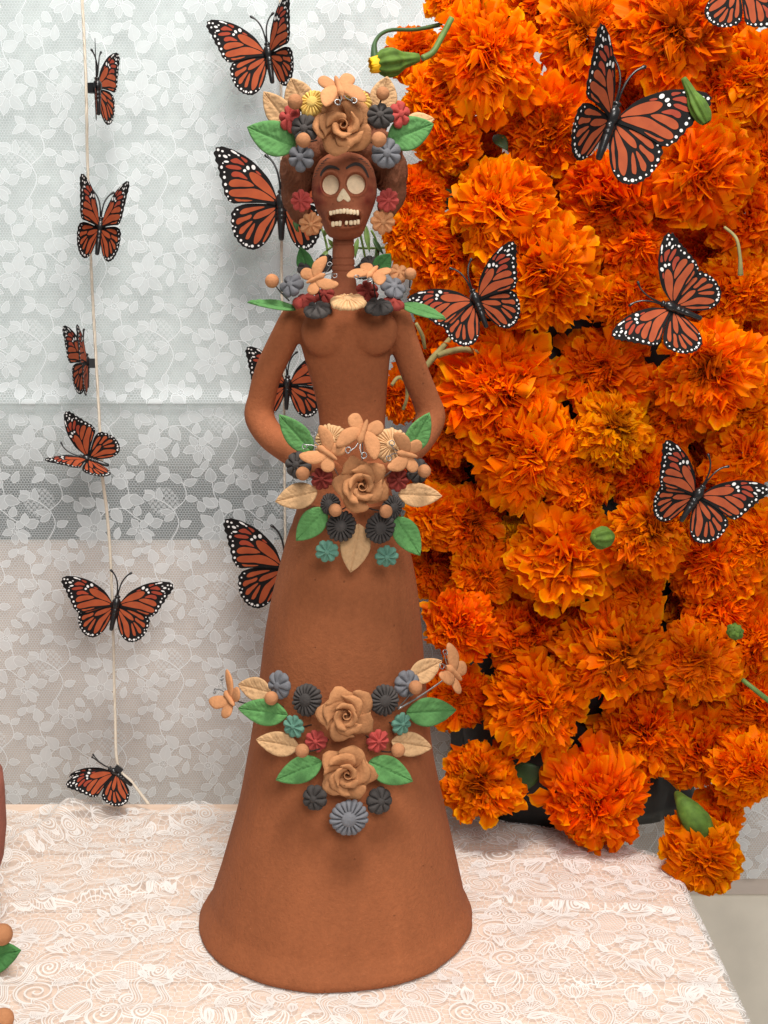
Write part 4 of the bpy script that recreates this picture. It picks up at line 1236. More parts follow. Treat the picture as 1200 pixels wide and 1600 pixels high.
def marigold(px, py, r, d, tx, tz, kind, label, group=None, hue=.5, val=1.0):
    tx += rm.uniform(-.35, .35); tz += rm.uniform(-.3, .3)
    p = at(px, py, DEPTH[d] + rm.uniform(-.008, .008)); s = r * m_per_px(p) * (1.0, 1.07, 1.12, .97)[d]
    o = empty('marigold', p)
    Mx = frame((0, 0, 0), (tx, -1, tz), rm.uniform(0, 6.28), s)
    o.matrix_basis = Matrix.Translation(p + Vector((tx, -1, tz)).normalized() * (-.35 * s)) @ Mx
    tag(o, label, 'marigold', group or 'orange marigold heads heaped beside the clay figure')
    cl = (hue + rm.uniform(-.008, .006), val * rm.uniform(.94, 1.03), 1, 1)
    bl = obj('bloom', rm.choice(BL[kind]), o); bl['kind'] = 'stuff'; bl.color = cl
    n = 10 if d < 2 else 6
    if kind == 'loose': n += 9
    for i in range(n):
        ring = 1 if i < n * .7 else 0
        th = R(rm.uniform(76, 100) if ring else rm.uniform(45, 72)); ph = 2 * math.pi * i / (n * .7) + rm.uniform(-.25, .25)
        b0 = .50 if ring else .55; ln = rm.uniform(.34, .52) if ring else rm.uniform(.28, .42)
        er = Vector((math.sin(th) * math.cos(ph), math.sin(th) * math.sin(ph), math.cos(th) * .9))
        up = Vector((-math.cos(th) * math.cos(ph), -math.cos(th) * math.sin(ph), math.sin(th)))
        up = (up - er * up.dot(er)).normalized(); er.normalize(); y_ = up.cross(er)
        m3 = Matrix((er, y_, up)).transposed().to_4x4()
        q = obj('petal', rm.choice(BP), o, Matrix.Translation(er * b0) @ m3 @ Matrix.Rotation(rm.uniform(-.6, .6), 4, 'X') @ Matrix.Rotation(rm.uniform(-.5, .25), 4, 'Y') @ Matrix.Scale(ln, 4))
        q.color = cl
    return o
MG = [
 (765, 82, 88, 0, -.15, .05, 'full', 'large bright orange marigold head nearest the stem of the yellow-tipped bud'),
 (642, 78, 40, 2, -.5, .5, 'loose', 'dull orange marigold turned away, peeking out above the yellow-tipped bud'),
 (708, -8, 36, 1, .1, .7, 'full', 'rust orange marigold cut by the top edge above the bud stem'),
 (668, 165, 62, 1, -.6, .0, 'full', 'shaded orange marigold below the yellow-tipped bud, behind the crown'),
 (690, 232, 46, 1, -.3, -.6, 'loose', 'marigold with drooping broad petals just beyond the green crown leaf'),
 (915, 45, 74, 1, .0, .25, 'brown', 'marigold with a dark brownish heart above the largest butterfly'),
 (1058, 45, 88, 0, .1, .15, 'brown', 'wide marigold with olive brown heart at the top, above the green bud on the wing'),
 (1186, 118, 70, 1, .1, .4, 'loose', 'open petalled marigold under the butterfly cut by the top edge'),
 (848, 205, 72, 1, -.2, -.2, 'flat', 'marigold with a brown centre beside the largest butterfly, toward the clay figure'),
 (738, 258, 56, 2, -.2, .0, 'full', 'deep set dark orange marigold under the big bright head by the bud'),
 (648, 298, 42, 1, -.3, .1, 'full', 'small marigold touching the grey flower beside the skull cheek'),
 (640, 355, 52, 1, -.2, .0, 'full', 'marigold beside the tan ear flower of the clay figure'),
 (775, 322, 82, 0, -.1, .2, 'loose', 'loose frilly marigold with yellowish petals above the antennae of a butterfly'),
 (1095, 268, 84, 0, .0, .1, 'loose', 'big frilly marigold below the wing that carries the green bud'),
 (958, 318, 72, 1, -.1, -.1, 'full', 'marigold directly below the abdomen of the largest butterfly'),
 (1192, 250, 54, 1, .2, .0, 'full', 'marigold at the picture edge level with the green bud on the wing'),
 (858, 425, 100, 0, .0, .05, 'full', 'largest round marigold head between two butterflies at mid height'),
 (706, 400, 60, 1, -.1, .1, 'full', 'marigold half hidden behind the butterfly next to the figure neck'),
 (1000, 375, 58, 1, .1, .1, 'full', 'marigold just above the butterfly with upright wing'),
 (1172, 345, 58, 1, .2, -.1, 'loose', 'marigold above the withered stem near the picture edge'),
 (1160, 455, 60, 1, .1, .0, 'full', 'marigold just under the withered stem, beside a butterfly hindwing'),
 (668, 545, 56, 2, -.3, -.1, 'full', 'dark red orange marigold behind the clay upper arm'),
 (782, 606, 100, 0, -.15, .2, 'full', 'very large marigold head beside the clay elbow, under a butterfly tail'),
 (942, 572, 72, 1, .1, .55, 'flat', 'marigold facing upward below the black gap'),
 (1105, 578, 84, 0, -.1, .1, 'brown', 'big marigold under the tail of the butterfly with upright wing'),
 (622, 615, 38, 2, -.2, .0, 'full', 'dark marigold seen through the gap between waist and arm'),
 (706, 672, 56, 1, -.2, .1, 'brown', 'marigold beside the clay forearm above the pale tan leaf'),
 (965, 665, 62, 0, .0, .1, 'brown', 'yellowish ageing marigold with a black heart in the middle of the heap', .525, .92),
 (1082, 672, 58, 2, .0, -.2, 'full', 'sunken dark marigold above the lowest butterfly'),
 (1176, 640, 62, 1, .1, .1, 'full', 'mustard tinted marigold near the picture edge above the lowest butterfly', None, .515, 1.0),
 (838, 712, 90, 0, .1, -.35, 'full', 'large marigold facing down below the very large head by the elbow'),
 (672, 742, 48, 2, -.2, -.2, 'full', 'shadowy marigold just behind the clay ball of the bouquet'),
 (1000, 745, 56, 1, .1, -.1, 'full', 'marigold beside the black wing tip of the lowest butterfly'),
 (1172, 715, 58, 1, .2, .1, 'loose', 'loose marigold over the antenna tip of the lowest butterfly'),
 (672, 806, 46, 1, -.3, .3, 'loose', 'open marigold with long petals beside the green bouquet leaf'),
 (740, 816, 54, 1, .1, .1, 'brown', 'marigold with spread outer petals under the black gap with leaves'),
 (1022, 824, 64, 3, .0, .15, 'brown', 'dark hearted marigold beside the green bud, covering a butterfly hindwing'),
 (806, 846, 38, 1, .0, .2, 'brown', 'small yellowish marigold squeezed between larger heads', None, .53, .95),
 (882, 862, 88, 0, -.1, .2, 'loose', 'big wavy marigold with broad top petals beside the round green bud'),
 (756, 902, 52, 1, -.1, .1, 'flat', 'flattened marigold above the single head that faces the skirt'),
 (1112, 880, 70, 1, .1, -.2, 'full', 'marigold directly under the lowest butterfly'),
 (1194, 850, 50, 1, .2, .1, 'full', 'marigold at the picture edge beneath the lowest butterfly wing'),
 (672, 885, 44, 2, -.3, .0, 'full', 'dark marigold tucked behind the skirt below the bouquet'),
 (712, 985, 58, 0, -.1, .1, 'full', 'round marigold touching the skirt above the garland butterfly'),
 (836, 990, 72, 1, -.1, -.1, 'full', 'marigold below the big wavy head, over the black gap'),
 (972, 1022, 86, 0, .0, .1, 'brown', 'broad marigold with reddish heart in the lower middle of the heap'),
 (1092, 1035, 70, 0, .1, .1, 'flat', 'marigold with yellow tipped florets left of the small green bud'),
 (1180, 1000, 62, 1, .2, .2, 'full', 'marigold beyond the small green bud at the picture edge'),
 (850, 1098, 80, 0, -.1, .1, 'full', 'marigold beside the tall black gap in the lower heap'),
 (716, 1092, 54, 1, -.1, .0, 'flat', 'marigold behind the clay butterfly at the garland tip'),
 (746, 1224, 64, 0, -.1, .05, 'brown', 'round marigold resting low beside the skirt, above the cloth'),
 (930, 1258, 84, 0, .05, -.15, 'full', 'wide marigold hanging lowest over the lace cloth'),
 (1012, 1150, 74, 1, .0, -.1, 'full', 'marigold right above the wide head hanging over the cloth'),
 (1096, 1178, 68, 1, .1, -.1, 'loose', 'frilly marigold above the green calyx at the table corner'),
 (1186, 1105, 58, 1, .2, .0, 'full', 'marigold beside the bare green stem at the picture edge'),
 (1176, 1208, 60, 0, .2, .0, 'full', 'marigold at the picture edge over the hanging corner flower'),
 (1098, 1342, 64, 3, .1, -.1, 'loose', 'single marigold hanging off the table corner below its green calyx'),
 (1128, 1290, 46, 1, .3, -.1, 'loose', 'dark back petals of a marigold behind the hanging corner flower'),
 (1130, 945, 58, 1, .1, .1, 'full', 'marigold just above the small green bud'),
 (925, 945, 56, 1, .0, -.3, 'full', 'marigold with hanging petals beneath the dark hearted head by the bud'),
 (1000, 920, 46, 1, .0, -.2, 'loose', 'cupped marigold with one yellow petal under the dark hearted head'),
 (920, 1165, 50, 2, .0, .0, 'full', 'deep set marigold just above the black holder rim'),
 (1130, 135, 54, 1, .1, .0, 'full', 'marigold behind the green bud on the wing'),
 (1000, 160, 60, 2, .0, .2, 'loose', 'marigold hidden under the largest butterfly forewing'),
 (800, 165, 50, 2, .1, -.2, 'full', 'marigold in the shade between the big bright head and the largest butterfly'),
 (905, 505, 40, 2, -.1, -.4, 'loose', 'dark petals of a marigold at the rim of the black gap'),
 (1058, 505, 44, 2, .0, .2, 'full', 'marigold hidden behind the butterfly with upright wing'),
 (690, 470, 46, 2, -.3, .0, 'full', 'dark marigold behind the wing nearest the figure shoulder'),
 (916, 758, 56, 1, .1, .2, 'full', 'sunken marigold above the big wavy head'),
 (1100, 745, 48, 2, .0, .0, 'full', 'marigold hidden under the lowest butterfly body'),
 (990, 458, 58, 1, .1, .0, 'full', 'marigold under the drooping wing of the butterfly with upright wing'),
 (1062, 642, 52, 1, .0, .1, 'full', 'marigold between the yellowish ageing head and the one at the picture edge'),
 (1035, 735, 48, 1, -.1, .1, 'loose', 'marigold just above the near wing of the lowest butterfly'),
 (1030, 1095, 52, 2, .0, -.1, 'full', 'sunken marigold between the broad reddish hearted head and the one above the cloth'),
]
for t in MG:
    px, py, r, d, tx, tz, kind, label = t[:8]
    ex = [e for e in t[8:] if e is not None]
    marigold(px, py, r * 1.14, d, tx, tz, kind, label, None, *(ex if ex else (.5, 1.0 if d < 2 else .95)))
# heads deeper in the heap that show only through the gaps
for (px, py, r, where) in (
    (955, 120, 62, 'between the two forewings of the largest butterfly'),
    (1120, 190, 60, 'behind the stem end of the bud on the wing'),
    (900, 330, 60, 'under the hindwing of the largest butterfly, facing the figure'),
    (1050, 190, 55, 'under the far forewing of the largest butterfly'),
    (820, 330, 55, 'between the frilly yellowish head and the largest round head'),
    (1110, 390, 60, 'above the wing tip of the butterfly with upright wing'),
    (960, 450, 60, 'under the antennae of the butterfly with upright wing'),
    (1190, 530, 55, 'at the picture edge beyond the tail of the butterfly with upright wing'),
    (1010, 640, 60, 'beside the yellowish ageing head, toward the picture edge'),
    (900, 690, 60, 'just below the yellowish ageing head'),
    (1120, 790, 60, 'under the far forewing of the lowest butterfly'),
    (960, 850, 60, 'beside the big wavy head, behind the round green bud'),
    (1070, 960, 60, 'above the marigold with yellow tipped florets'),
    (900, 1000, 55, 'above the broad reddish hearted head, toward the skirt'),
    (780, 960, 40, 'between the round skirt side head and the one over the black gap'),
    (1140, 1110, 60, 'beside the bare green stem, toward the skirt'),
    (1060, 1100, 55, 'below the marigold with yellow tipped florets'),
    (700, 650, 45, 'behind the clay elbow, above the forearm'),
    (820, 520, 45, 'beside the black gap, below the largest round head'),
    (1190, 930, 50, 'at the picture edge above the small green bud'),
    (1190, 420, 50, 'at the picture edge level with the withered stem tip'),
    (985, 15, 60, 'at the top edge between the two brown hearted heads'),
    (840, 10, 60, 'at the top edge beside the big bright head'),
    (1130, 20, 60, 'at the top edge behind the cut off butterfly')):
    marigold(px, py, r, 2, rm.uniform(-.2, .2), rm.uniform(-.2, .2), 'full', 'deep marigold ' + where, 'marigold heads hidden deep in the heap')

# the black holder the stems stand in, with a few leaves
M['bag'] = plain('black_plastic', srgb(13, 15, 15), .5, .5, var=.3, scale=30, bump=.5)
M['mari_leaf'] = plain('marigold_leaf', srgb(52, 80, 40), .5, .4, var=.3, scale=90, bump=.3)
def holder():
    b0 = at(880, 1290, .225)
    o = empty('flower_holder', (b0.x + .012, .238, 0)); tag(o, 'black plastic wrapped flower holder glimpsed behind the marigold heads', 'flower holder')
    zs = np.linspace(0, .515, 44); seg = 60; v = []
    for z in zs:
        for k in range(seg):
            a = 2 * math.pi * k / seg
            w = 1 + .10 * mnoise.noise(Vector((math.cos(a) * 2.5, math.sin(a) * 2.5, z * 14))) + .05 * mnoise.noise(Vector((math.cos(a) * 8, math.sin(a) * 8, z * 40)))
            v.append((.122 * w * math.cos(a), .052 * w * math.sin(a), z + .002))
    f = grid_faces(len(zs), seg, True, flip=True) + [tuple(range(seg))]
    obj('plastic_wrap', mesh('plastic_wrap', v, f, True, [M['bag']]), o)
holder()
def stem_thing(name, pts, rads, mat, label, cat, group=None):
    o = obj(name, mesh(name, *tube(spline(pts, 6), list(np.interp(np.linspace(0, len(rads) - 1, (len(pts) - 1) * 6 + 1), np.arange(len(rads)), rads)), 8), True, [M[mat]]))
    tag(o, label, cat, group); return o
def bud(base, tip, wpx, y, label, stem_pts=None, tips='calyx', cap=.45):
    """a ribbed calyx from base to tip, with folded petal tips and a stem"""
    a, b = at(*base, y), at(*tip, y - .008)
    d = b - a; L_ = d.length; z = d.normalized(); x = z.orthogonal().normalized(); y_ = z.cross(x)
    Mx = Matrix.Translation(a) @ Matrix((x, y_, z)).transposed().to_4x4()
    o = empty('marigold_bud', a); o.matrix_basis = Mx; tag(o, label, 'flower bud')
    r = wpx * m_per_px(a) / 2
    pr = [(0, .32), (.06, .40), (.18, .50), (.36, .62), (.55, 1.0), (.70, 1.06), (.85, .98), (.95, .74), (1.0, .52)] if cap > .5 else [(0, .35), (.1, .62), (.3, .95), (.55, 1.05), (.8, .92), (.95, .6), (1.0, .3)]
    zz = np.linspace(0, 1, 26); rad = np.interp(zz, [p[0] for p in pr], [p[1] for p in pr]); seg = 48; v = []
    for t, q in zip(zz, rad):
        for k in range(seg):
            an = 2 * math.pi * k / seg
            rib = 1 + .13 * math.cos(an * 8) * min(1, t * 2) + .03 * mnoise.noise(Vector((math.cos(an) * 3, math.sin(an) * 3, t * 5)))
            v.append((r * q * rib * math.cos(an), r * q * rib * math.sin(an), t * L_))
    f = grid_faces(26, seg, True, flip=True) + [tuple(range(seg))]
    obj('calyx', mesh('calyx', v, [tuple(reversed(q)) for q in f], True, [M['calyx']]), o)
    rr = random.Random(int(base[0]))
    for k in range(8):
        an = 2 * math.pi * k / 8 + .2; c, s = math.cos(an), math.sin(an)
        q0 = .62 if tips != 'calyx' else .5; ext = L_ * (.20 if tips != 'calyx' else .03)
        def fn(u, w, c=c, s=s):
            ro = r * (q0 * (1 - .1 * u)) + .0; sd = (w - .5) * r * .62 * (1 - .3 * u)
            return (c * ro - s * sd, s * ro + c * sd, L_ * .94 + ext * u + .0006 * math.sin(7 * w))
        obj('petal_tip', mesh('petal_tip', *sheet(fn, 5, 5, r * .10), True, [M['bud_yellow'] if tips != 'calyx' else M['calyx']]), o)
    v, f = sphere((0, 0, L_ * .95), r * .55, 8, 14, (1, 1, .5)); obj('bud_tip', mesh('bud_tip', v, f, True, [M['bud_yellow' if tips != 'calyx' else 'calyx']]), o)
    if stem_pts:
        P_ = [at(*q, y + .004 * i) for i, q in enumerate(stem_pts)]; inv = Mx.inverted()
        obj('stem', mesh('stem', *tube([inv @ q for q in spline(P_, 6)], r * .26, 8), True, [M['stem']]), o)
    return o
bud((655, 90), (588, 101), 38, .085, 'long green marigold bud with yellow petal tips above the crown', [(660, 91), (676, 82), (688, 62), (706, 28)], 'yellow', .6)
bud((1068, 122), (1104, 192), 26, .062, 'pale green marigold bud lying across the wing of the largest butterfly', None, 'calyx', .6)
bud((958, 838), (926, 842), 32, .045, 'round green marigold bud in the middle of the orange heap', None, 'calyx', .4)
bud((1143, 993), (1153, 982), 25, .065, 'small green marigold bud near the picture edge', None, 'calyx', .4)
stem_thing('withered_stem', [at(1132, 355, .07), at(1150, 372, .062), at(1156, 400, .06), at(1157, 430, .062)], [.0012, .0013, .0014, .0024], 'dry_stem', 'thin withered stem hanging among the marigolds near the picture edge', 'stem')
stem_thing('green_stem', [at(1160, 1062, .08), at(1180, 1078, .072), at(1215, 1106, .07)], [.0020, .0022, .0024], 'stem', 'bare green flower stem crossing the heap near the picture edge', 'stem')
stem_thing('flower_stalk', [at(1058, 1240, .12), at(1066, 1252, .096), at(1074, 1264, .091), at(1086, 1282, .088), at(1097, 1299, .090), at(1103, 1309, .10)], [.0030, .0066, .0110, .0138, .0130, .008], 'calyx', 'green calyx and stalk of the marigold hanging off the table corner', 'stem')
stem_thing('dark_stem', [at(586, 96, .12), at(586, 66, .13), at(606, 48, .14), at(650, 46, .15), at(690, 38, .16)], [.0042, .0018, .0016, .0016, .002], 'mari_leaf', 'thin dark stem arching over the yellow-tipped bud', 'stem')
for i, (pts, lb) in enumerate(((((662, 578), (676, 560), (690, 545), (704, 528)), 'dried curling plant stem beside the figure elbow, under a butterfly'), (((684, 556), (700, 550), (726, 546), (752, 552)), 'dried twisted stem running under the butterfly by the shoulder'),
                               (((612, 602), (622, 590), (634, 596), (636, 620), (630, 640)), 'small drooping dry stem in the gap between waist and arm'), (((650, 505), (660, 525), (664, 545)), 'short grey green stem behind the clay shoulder'))):
    stem_thing('dried_stem', [at(*q, .125 + .004 * k) for k, q in enumerate(pts)], [.0022, .0030, .0028, .0020] if i < 2 else [.0016, .0018, .0014], 'dry_stem', lb, 'stem', 'dried stems beside the clay arm')
# sprig of greenery behind the neck
def sprig():
    p = at(575, 395, .2); o = empty('greenery_sprig', p); tag(o, 'green leafy sprig hanging behind the clay neck and skull jaw', 'sprig')
    inv = Matrix.Translation(-p)
    r = random.Random(8)
    st = [((500, 402), (520, 385), (540, 384), (570, 388), (640, 385)), ((560, 352), (566, 380), (572, 410)), ((580, 360), (588, 378), (586, 408)), ((512, 392), (506, 366), (500, 352)), ((470, 342), (464, 350), (466, 362))]
    for k, pts in enumerate(st):
        P_ = [at(*q, .19 + .003 * i) - p for i, q in enumerate(pts)]
        obj('stem', mesh('stem', *tube(spline(P_, 5), .0011, 6), True, [M['stem']]), o)
    for (px, py), (tx_, ty), w in (((572, 352), (578, 395), 9), ((560, 372), (556, 404), 8), ((583, 372), (600, 398), 8), ((590, 384), (585, 412), 7), ((512, 392), (500, 408), 8), ((506, 370), (516, 352), 7), ((522, 385), (512, 372), 7), ((466, 338), (464, 362), 12), ((560, 350), (570, 362), 10), ((496, 366), (482, 352), 6)):
        a, b = at(px, py, .19) - p, at(tx_, ty, .186) - p; d = (b - a); z = Vector((r.uniform(-.5, .5), -1, .3)); yv = d.normalized(); z = (z - yv * z.dot(yv)).normalized(); x = yv.cross(z)
        s = w * m_per_px(a + p) / 2
        def fn(u, t, a=a, d=d, x=x, z=z, s=s):
            h = math.sin(math.pi * u ** .8) + .03
            return a + d * u + x * ((2 * t - 1) * s * h) + z * (.002 * math.sin(3 * u) + .0008 * (2 * t - 1) ** 2)
        obj('leaf', mesh('leaf', *sheet(fn, 9, 5, .0004), True, [M['mari_leaf'] if r.random() < .4 else M['stem']]), o)
sprig()
for (b, t, w, lb) in (((800, 1215), (842, 1205), 44, 'dark green leaf in the black gap above the cloth'), ((712, 775), (694, 768), 26, 'bright green leaf beside the pale bouquet leaf'), ((690, 300), (704, 325), 30, 'dark leaf beside the skull cheek among marigolds'), ((775, 215), (790, 232), 22, 'dark leaf in the gap beside the deep set marigold')):
    a, c = at(*b, .17), at(*t, .165); d = c - a; yv = d.normalized(); z = Vector((0.2, -1, .3)); z = (z - yv * z.dot(yv)).normalized(); x = yv.cross(z); s = w * m_per_px(a) / 2
    fn = lambda u, q: a + d * (u * 1.5 - .25) + x * ((2 * q - 1) * s * (math.sin(math.pi * min(1, u ** .8)) + .02)) + z * (.003 * math.sin(3 * u))
    tag(obj('marigold_leaf', mesh('marigold_leaf', *sheet(fn, 10, 7, .0005), True, [M['mari_leaf'] if 'bright' not in lb else M['stem']])), lb, 'leaf', 'green leaves in the gaps of the heap')

# ------------------------------------------------------------------ monarch butterflies
def wing_material(name, c1, c2):
    m, nt, b, out = nmat(name); L = nt.links.new
    geo = N(nt, 'ShaderNodeNewGeometry'); tc = N(nt, 'ShaderNodeTexCoord')
    n = N(nt, 'ShaderNodeTexNoise', Scale=4.0, Detail=4.0); L(tc.outputs['Object'], n.inputs['Vector'])
    rp = ramp(nt, [(.35, c1), (.65, c2)]); L(n.outputs['Fac'], rp.inputs[0])
    L(rp.outputs[0], b.inputs['Base Color']); b.inputs['Roughness'].default_value = .75; b.inputs['Specular IOR Level'].default_value = .15
    return m
M['w_black'] = wing_material('wing_black', srgb(20, 18, 19), srgb(30, 27, 27))
M['w_orange'] = wing_material('wing_orange', srgb(158, 74, 46), srgb(174, 84, 50))
M['w_red'] = wing_material('wing_red', srgb(150, 62, 46), srgb(166, 70, 48))
M['w_white'] = wing_material('wing_white', srgb(226, 222, 220), srgb(238, 236, 234))
M['b_black'] = plain('body_black', srgb(26, 25, 26), .28, .6, bump=0.1)
FO_OUT = [(475, 1205), (440, 1110), (390, 1045), (320, 980), (240, 935), (170, 912), (128, 913), (108, 938), (112, 980), (130, 1020), (136, 1062), (152, 1110), (163, 1160), (183, 1205), (215, 1228), (262, 1226), (330, 1224), (400, 1224), (478, 1234)]
HI_OUT = [(482, 1226), (400, 1226), (300, 1228), (240, 1245), (210, 1275), (202, 1320), (205, 1362), (215, 1402), (235, 1437), (262, 1466), (290, 1482), (322, 1491), (355, 1486), (395, 1460), (430, 1415), (457, 1350), (480, 1290)]
FO_CELL = [('o', [(308, 1053), (330, 1047), (370, 1065), (410, 1100), (445, 1150), (466, 1202), (430, 1178), (380, 1148), (340, 1118), (315, 1085)]),
           ('o', [(190, 1110), (205, 1095), (240, 1088), (300, 1098), (338, 1122), (330, 1131), (270, 1135), (210, 1136), (190, 1125)]),
           ('o', [(188, 1165), (210, 1149), (270, 1143), (340, 1140), (400, 1163), (458, 1209), (400, 1207), (300, 1194), (222, 1191), (195, 1182)]),
           ('r', [(203, 1062), (220, 1046), (260, 1050), (292, 1076), (300, 1092), (250, 1081), (212, 1078)]),
           ('r', [(170, 1020), (200, 1009), (245, 1014), (268, 1030), (250, 1039), (200, 1036)]),
           ('r', [(198, 985), (235, 970), (272, 993), (284, 1013), (250, 1007), (215, 1000)]),
           ('r', [(258, 963), (290, 973), (303, 990), (290, 1000), (272, 985)]),
           ('r', [(343, 1040), (365, 1044), (382, 1068), (356, 1060)]),
           ('o', [(222, 1201), (260, 1203), (330, 1208), (300, 1216), (250, 1218), (230, 1213)])]
HI_CELL = [('o', [(328, 1312), (350, 1280), (400, 1258), (462, 1246), (440, 1275), (400, 1300), (350, 1316)]),
           ('o', [(252, 1276), (280, 1254), (340, 1243), (402, 1243), (345, 1266), (295, 1284), (258, 1290)]),
           ('o', [(228, 1337), (240, 1312), (288, 1298), (322, 1288), (318, 1310), (270, 1335), (240, 1350)]),
           ('o', [(246, 1396), (255, 1367), (288, 1342), (322, 1324), (328, 1330), (300, 1366), (270, 1400), (252, 1404)]),
           ('o', [(284, 1427), (298, 1388), (332, 1342), (343, 1340), (330, 1386), (306, 1430), (290, 1434)]),
           ('o', [(332, 1451), (340, 1402), (364, 1345), (400, 1312), (440, 1277), (460, 1264), (453, 1292), (410, 1362), (375, 1432), (345, 1460)]),
           ('o', [(386, 1443), (410, 1390), (448, 1315), (458, 1302), (449, 1350), (420, 1408), (394, 1446)])]
FO_DOT = [(334, 1022, 13, 17, -.5), (302, 1026, 11, 15, -.5), (283, 1042, 11, 10, 0), (222, 940, 26, 7, .5), (172, 965, 17, 9, .4), (178, 994, 18, 7, .05), (131, 929, 9, 9, 0), (156, 936, 9, 7, .3), (139, 962, 8, 8, 0), (150, 1026, 9, 11, 0), (166, 1082, 10, 11, 0),
          (172, 1122, 10, 10, 0), (179, 1160, 9, 9, 0), (166, 1053, 6, 6, 0), (158, 1003, 5, 5, 0), (186, 1190, 6, 6, 0), (199, 1213, 7, 5, 0), (194, 957, 9, 5, .4), (247, 956, 10, 5, .5)]
HI_DOT = [(213, 1327, 8, 10, 0), (221, 1386, 8, 9, 0), (259, 1438, 9, 9, 0), (290, 1463, 11, 10, 0), (325, 1470, 11, 10, 0), (222, 1290, 6, 7, 0), (211, 1357, 6, 6, 0), (238, 1414, 6, 6, 0), (362, 1467, 7, 6, 0), (240, 1263, 7, 5, 0), (274, 1455, 5, 5, 0), (307, 1472, 5, 5, 0), (228, 1364, 5, 5, 0), (390, 1452, 5, 4, 0)]
def w2(p): return ((p[0] - 497) / 375, -(p[1] - 1230) / 375)
def wing_me(outline, cells, dots, mirror):
    mb = MB()
    sx = -1 if mirror else 1
    def zc(x, y): return 0.0
    def poly(pts2, z, mi, side):
        # a fan of quads from a shrunken centre line keeps the bent print tidy
        pts2 = np.array(pts2); c = pts2.mean(0)
        v = [(sx * p[0], p[1], zc(p[0], p[1]) + z) for p in pts2]
        f = tuple(range(len(v)))
        if (side > 0) == (not mirror): f = f[::-1]
        mb.add(v, [f], mi)
    rr = random.Random(4)
    sc = [(p[0] + rr.uniform(-2, 2), p[1]) for p in outline]
    out = [w2(p) for p in closed_spline(sc, 5)]
    n = len(out)
    # scalloped rim on the outer margin
    out = [(p[0] * (1 + .012 * math.sin(i * 1.25)), p[1] * (1 + .006 * math.sin(i * 1.25))) if p[0] < -.35 else p for i, p in enumerate(out)]
    th = .006
    from mathutils.geometry import tessellate_polygon
    tr = tessellate_polygon([[Vector((p[0], p[1], 0)) for p in out]])
    vt = [(sx * p[0], p[1], zc(*p) + th) for p in out]; vb = [(sx * p[0], p[1], zc(*p) - th) for p in out]
    fs = []
    for t in tr:
        a, b, c = [Vector(out[i]) for i in t]
        ccw = (b - a).cross(c - a) > 0
        if mirror: ccw = not ccw
        t = t if ccw else t[::-1]
        fs.append(tuple(t)); fs.append(tuple(i + n for i in t[::-1]))
    for i in range(n): j = (i + 1) % n; fs.append((i, j, j + n, i + n))
    mb.add(vt + vb, fs, 0)
    def flat(pts2, k, mi):
        for side in (1, -1):
            tr_ = tessellate_polygon([[Vector((p[0], p[1], 0)) for p in pts2]])
            v = [(sx * p[0], p[1], zc(*p) + side * (th + .004 * k)) for p in pts2]
            fs_ = []
            for t in tr_:
                a, b, c = [Vector(pts2[i]) for i in t]
                ccw = ((b - a).cross(c - a) > 0) != mirror
                t = t if ccw == (side > 0) else t[::-1]
                fs_.append(tuple(t))
            mb.add(v, fs_, mi)
    for kind, pts in cells:
        cs_ = np.array([w2(p) for p in closed_spline(pts, 4)]); cc_ = cs_.mean(0)
        dd_ = cs_ - cc_; ln_ = np.linalg.norm(dd_, axis=1, keepdims=True)
        flat([tuple(q) for q in cc_ + dd_ * np.maximum(.5, 1 - .009 / ln_)], 1, 1 if kind == 'o' else 2)
    for cx, cy, rx, ry, a in dots:
        ca, sa = math.cos(a), math.sin(a)
        rx *= .84; ry *= .84
        flat([w2((cx + rx * math.cos(t) * ca - ry * math.sin(t) * sa, cy + rx * math.cos(t) * sa + ry * math.sin(t) * ca)) for t in np.linspace(0, 2 * math.pi, 13)[:-1]], 2, 3)
    return mb.mesh('wing', [M['w_black'], M['w_orange'], M['w_red'], M['w_white']], False)
WG = {'fl': wing_me(FO_OUT, FO_CELL, FO_DOT, False), 'fr': wing_me(FO_OUT, FO_CELL, FO_DOT, True), 'hl': wing_me(HI_OUT, HI_CELL, HI_DOT, False), 'hr': wing_me(HI_OUT, HI_CELL, HI_DOT, True)}
def body_me():
    prof = [(.235, .004), (.228, .03), (.205, .043), (.18, .040), (.165, .028), (.15, .045), (.10, .062), (.03, .064), (-.03, .052), (-.06, .040), (-.075, .047), (-.13, .050), (-.145, .042), (-.16, .048), (-.20, .047), (-.215, .040), (-.23, .044), (-.30, .040), (-.40, .035), (-.52, .030), (-.545, .020), (-.55, .003)]
    seg = 16; v = []
    for y, r in prof:
        for k in range(seg):
            a = 2 * math.pi * k / seg; v.append((1.5 * r * math.cos(a), y, 1.5 * r * math.sin(a) + .035))
    return mesh('body', v, grid_faces(len(prof), seg, True), True, [M['b_black']])
def ant_me(s):
    pts = [(s * .02, .21, .03), (s * .03, .35, .06), (s * .07, .52, .07), (s * .15, .66, .06), (s * .26, .75, .05)]
    sp = spline(pts, 5); rad = [.016] * (len(sp) - 4) + [.019, .026, .028, .014]
    return mesh('antenna', *tube(sp, rad, 8), True, [M['b_black']])
BB, AL, AR = body_me(), ant_me(-1), ant_me(1)
bv, bf = box(-.07, .07, -.10, .11, -.16, -.03)
CLIP = mesh('clip', bv, bf, False, [M['b_black']])
bv, bf = box(-.075, .075, -.03, .04, -.17, -.155)
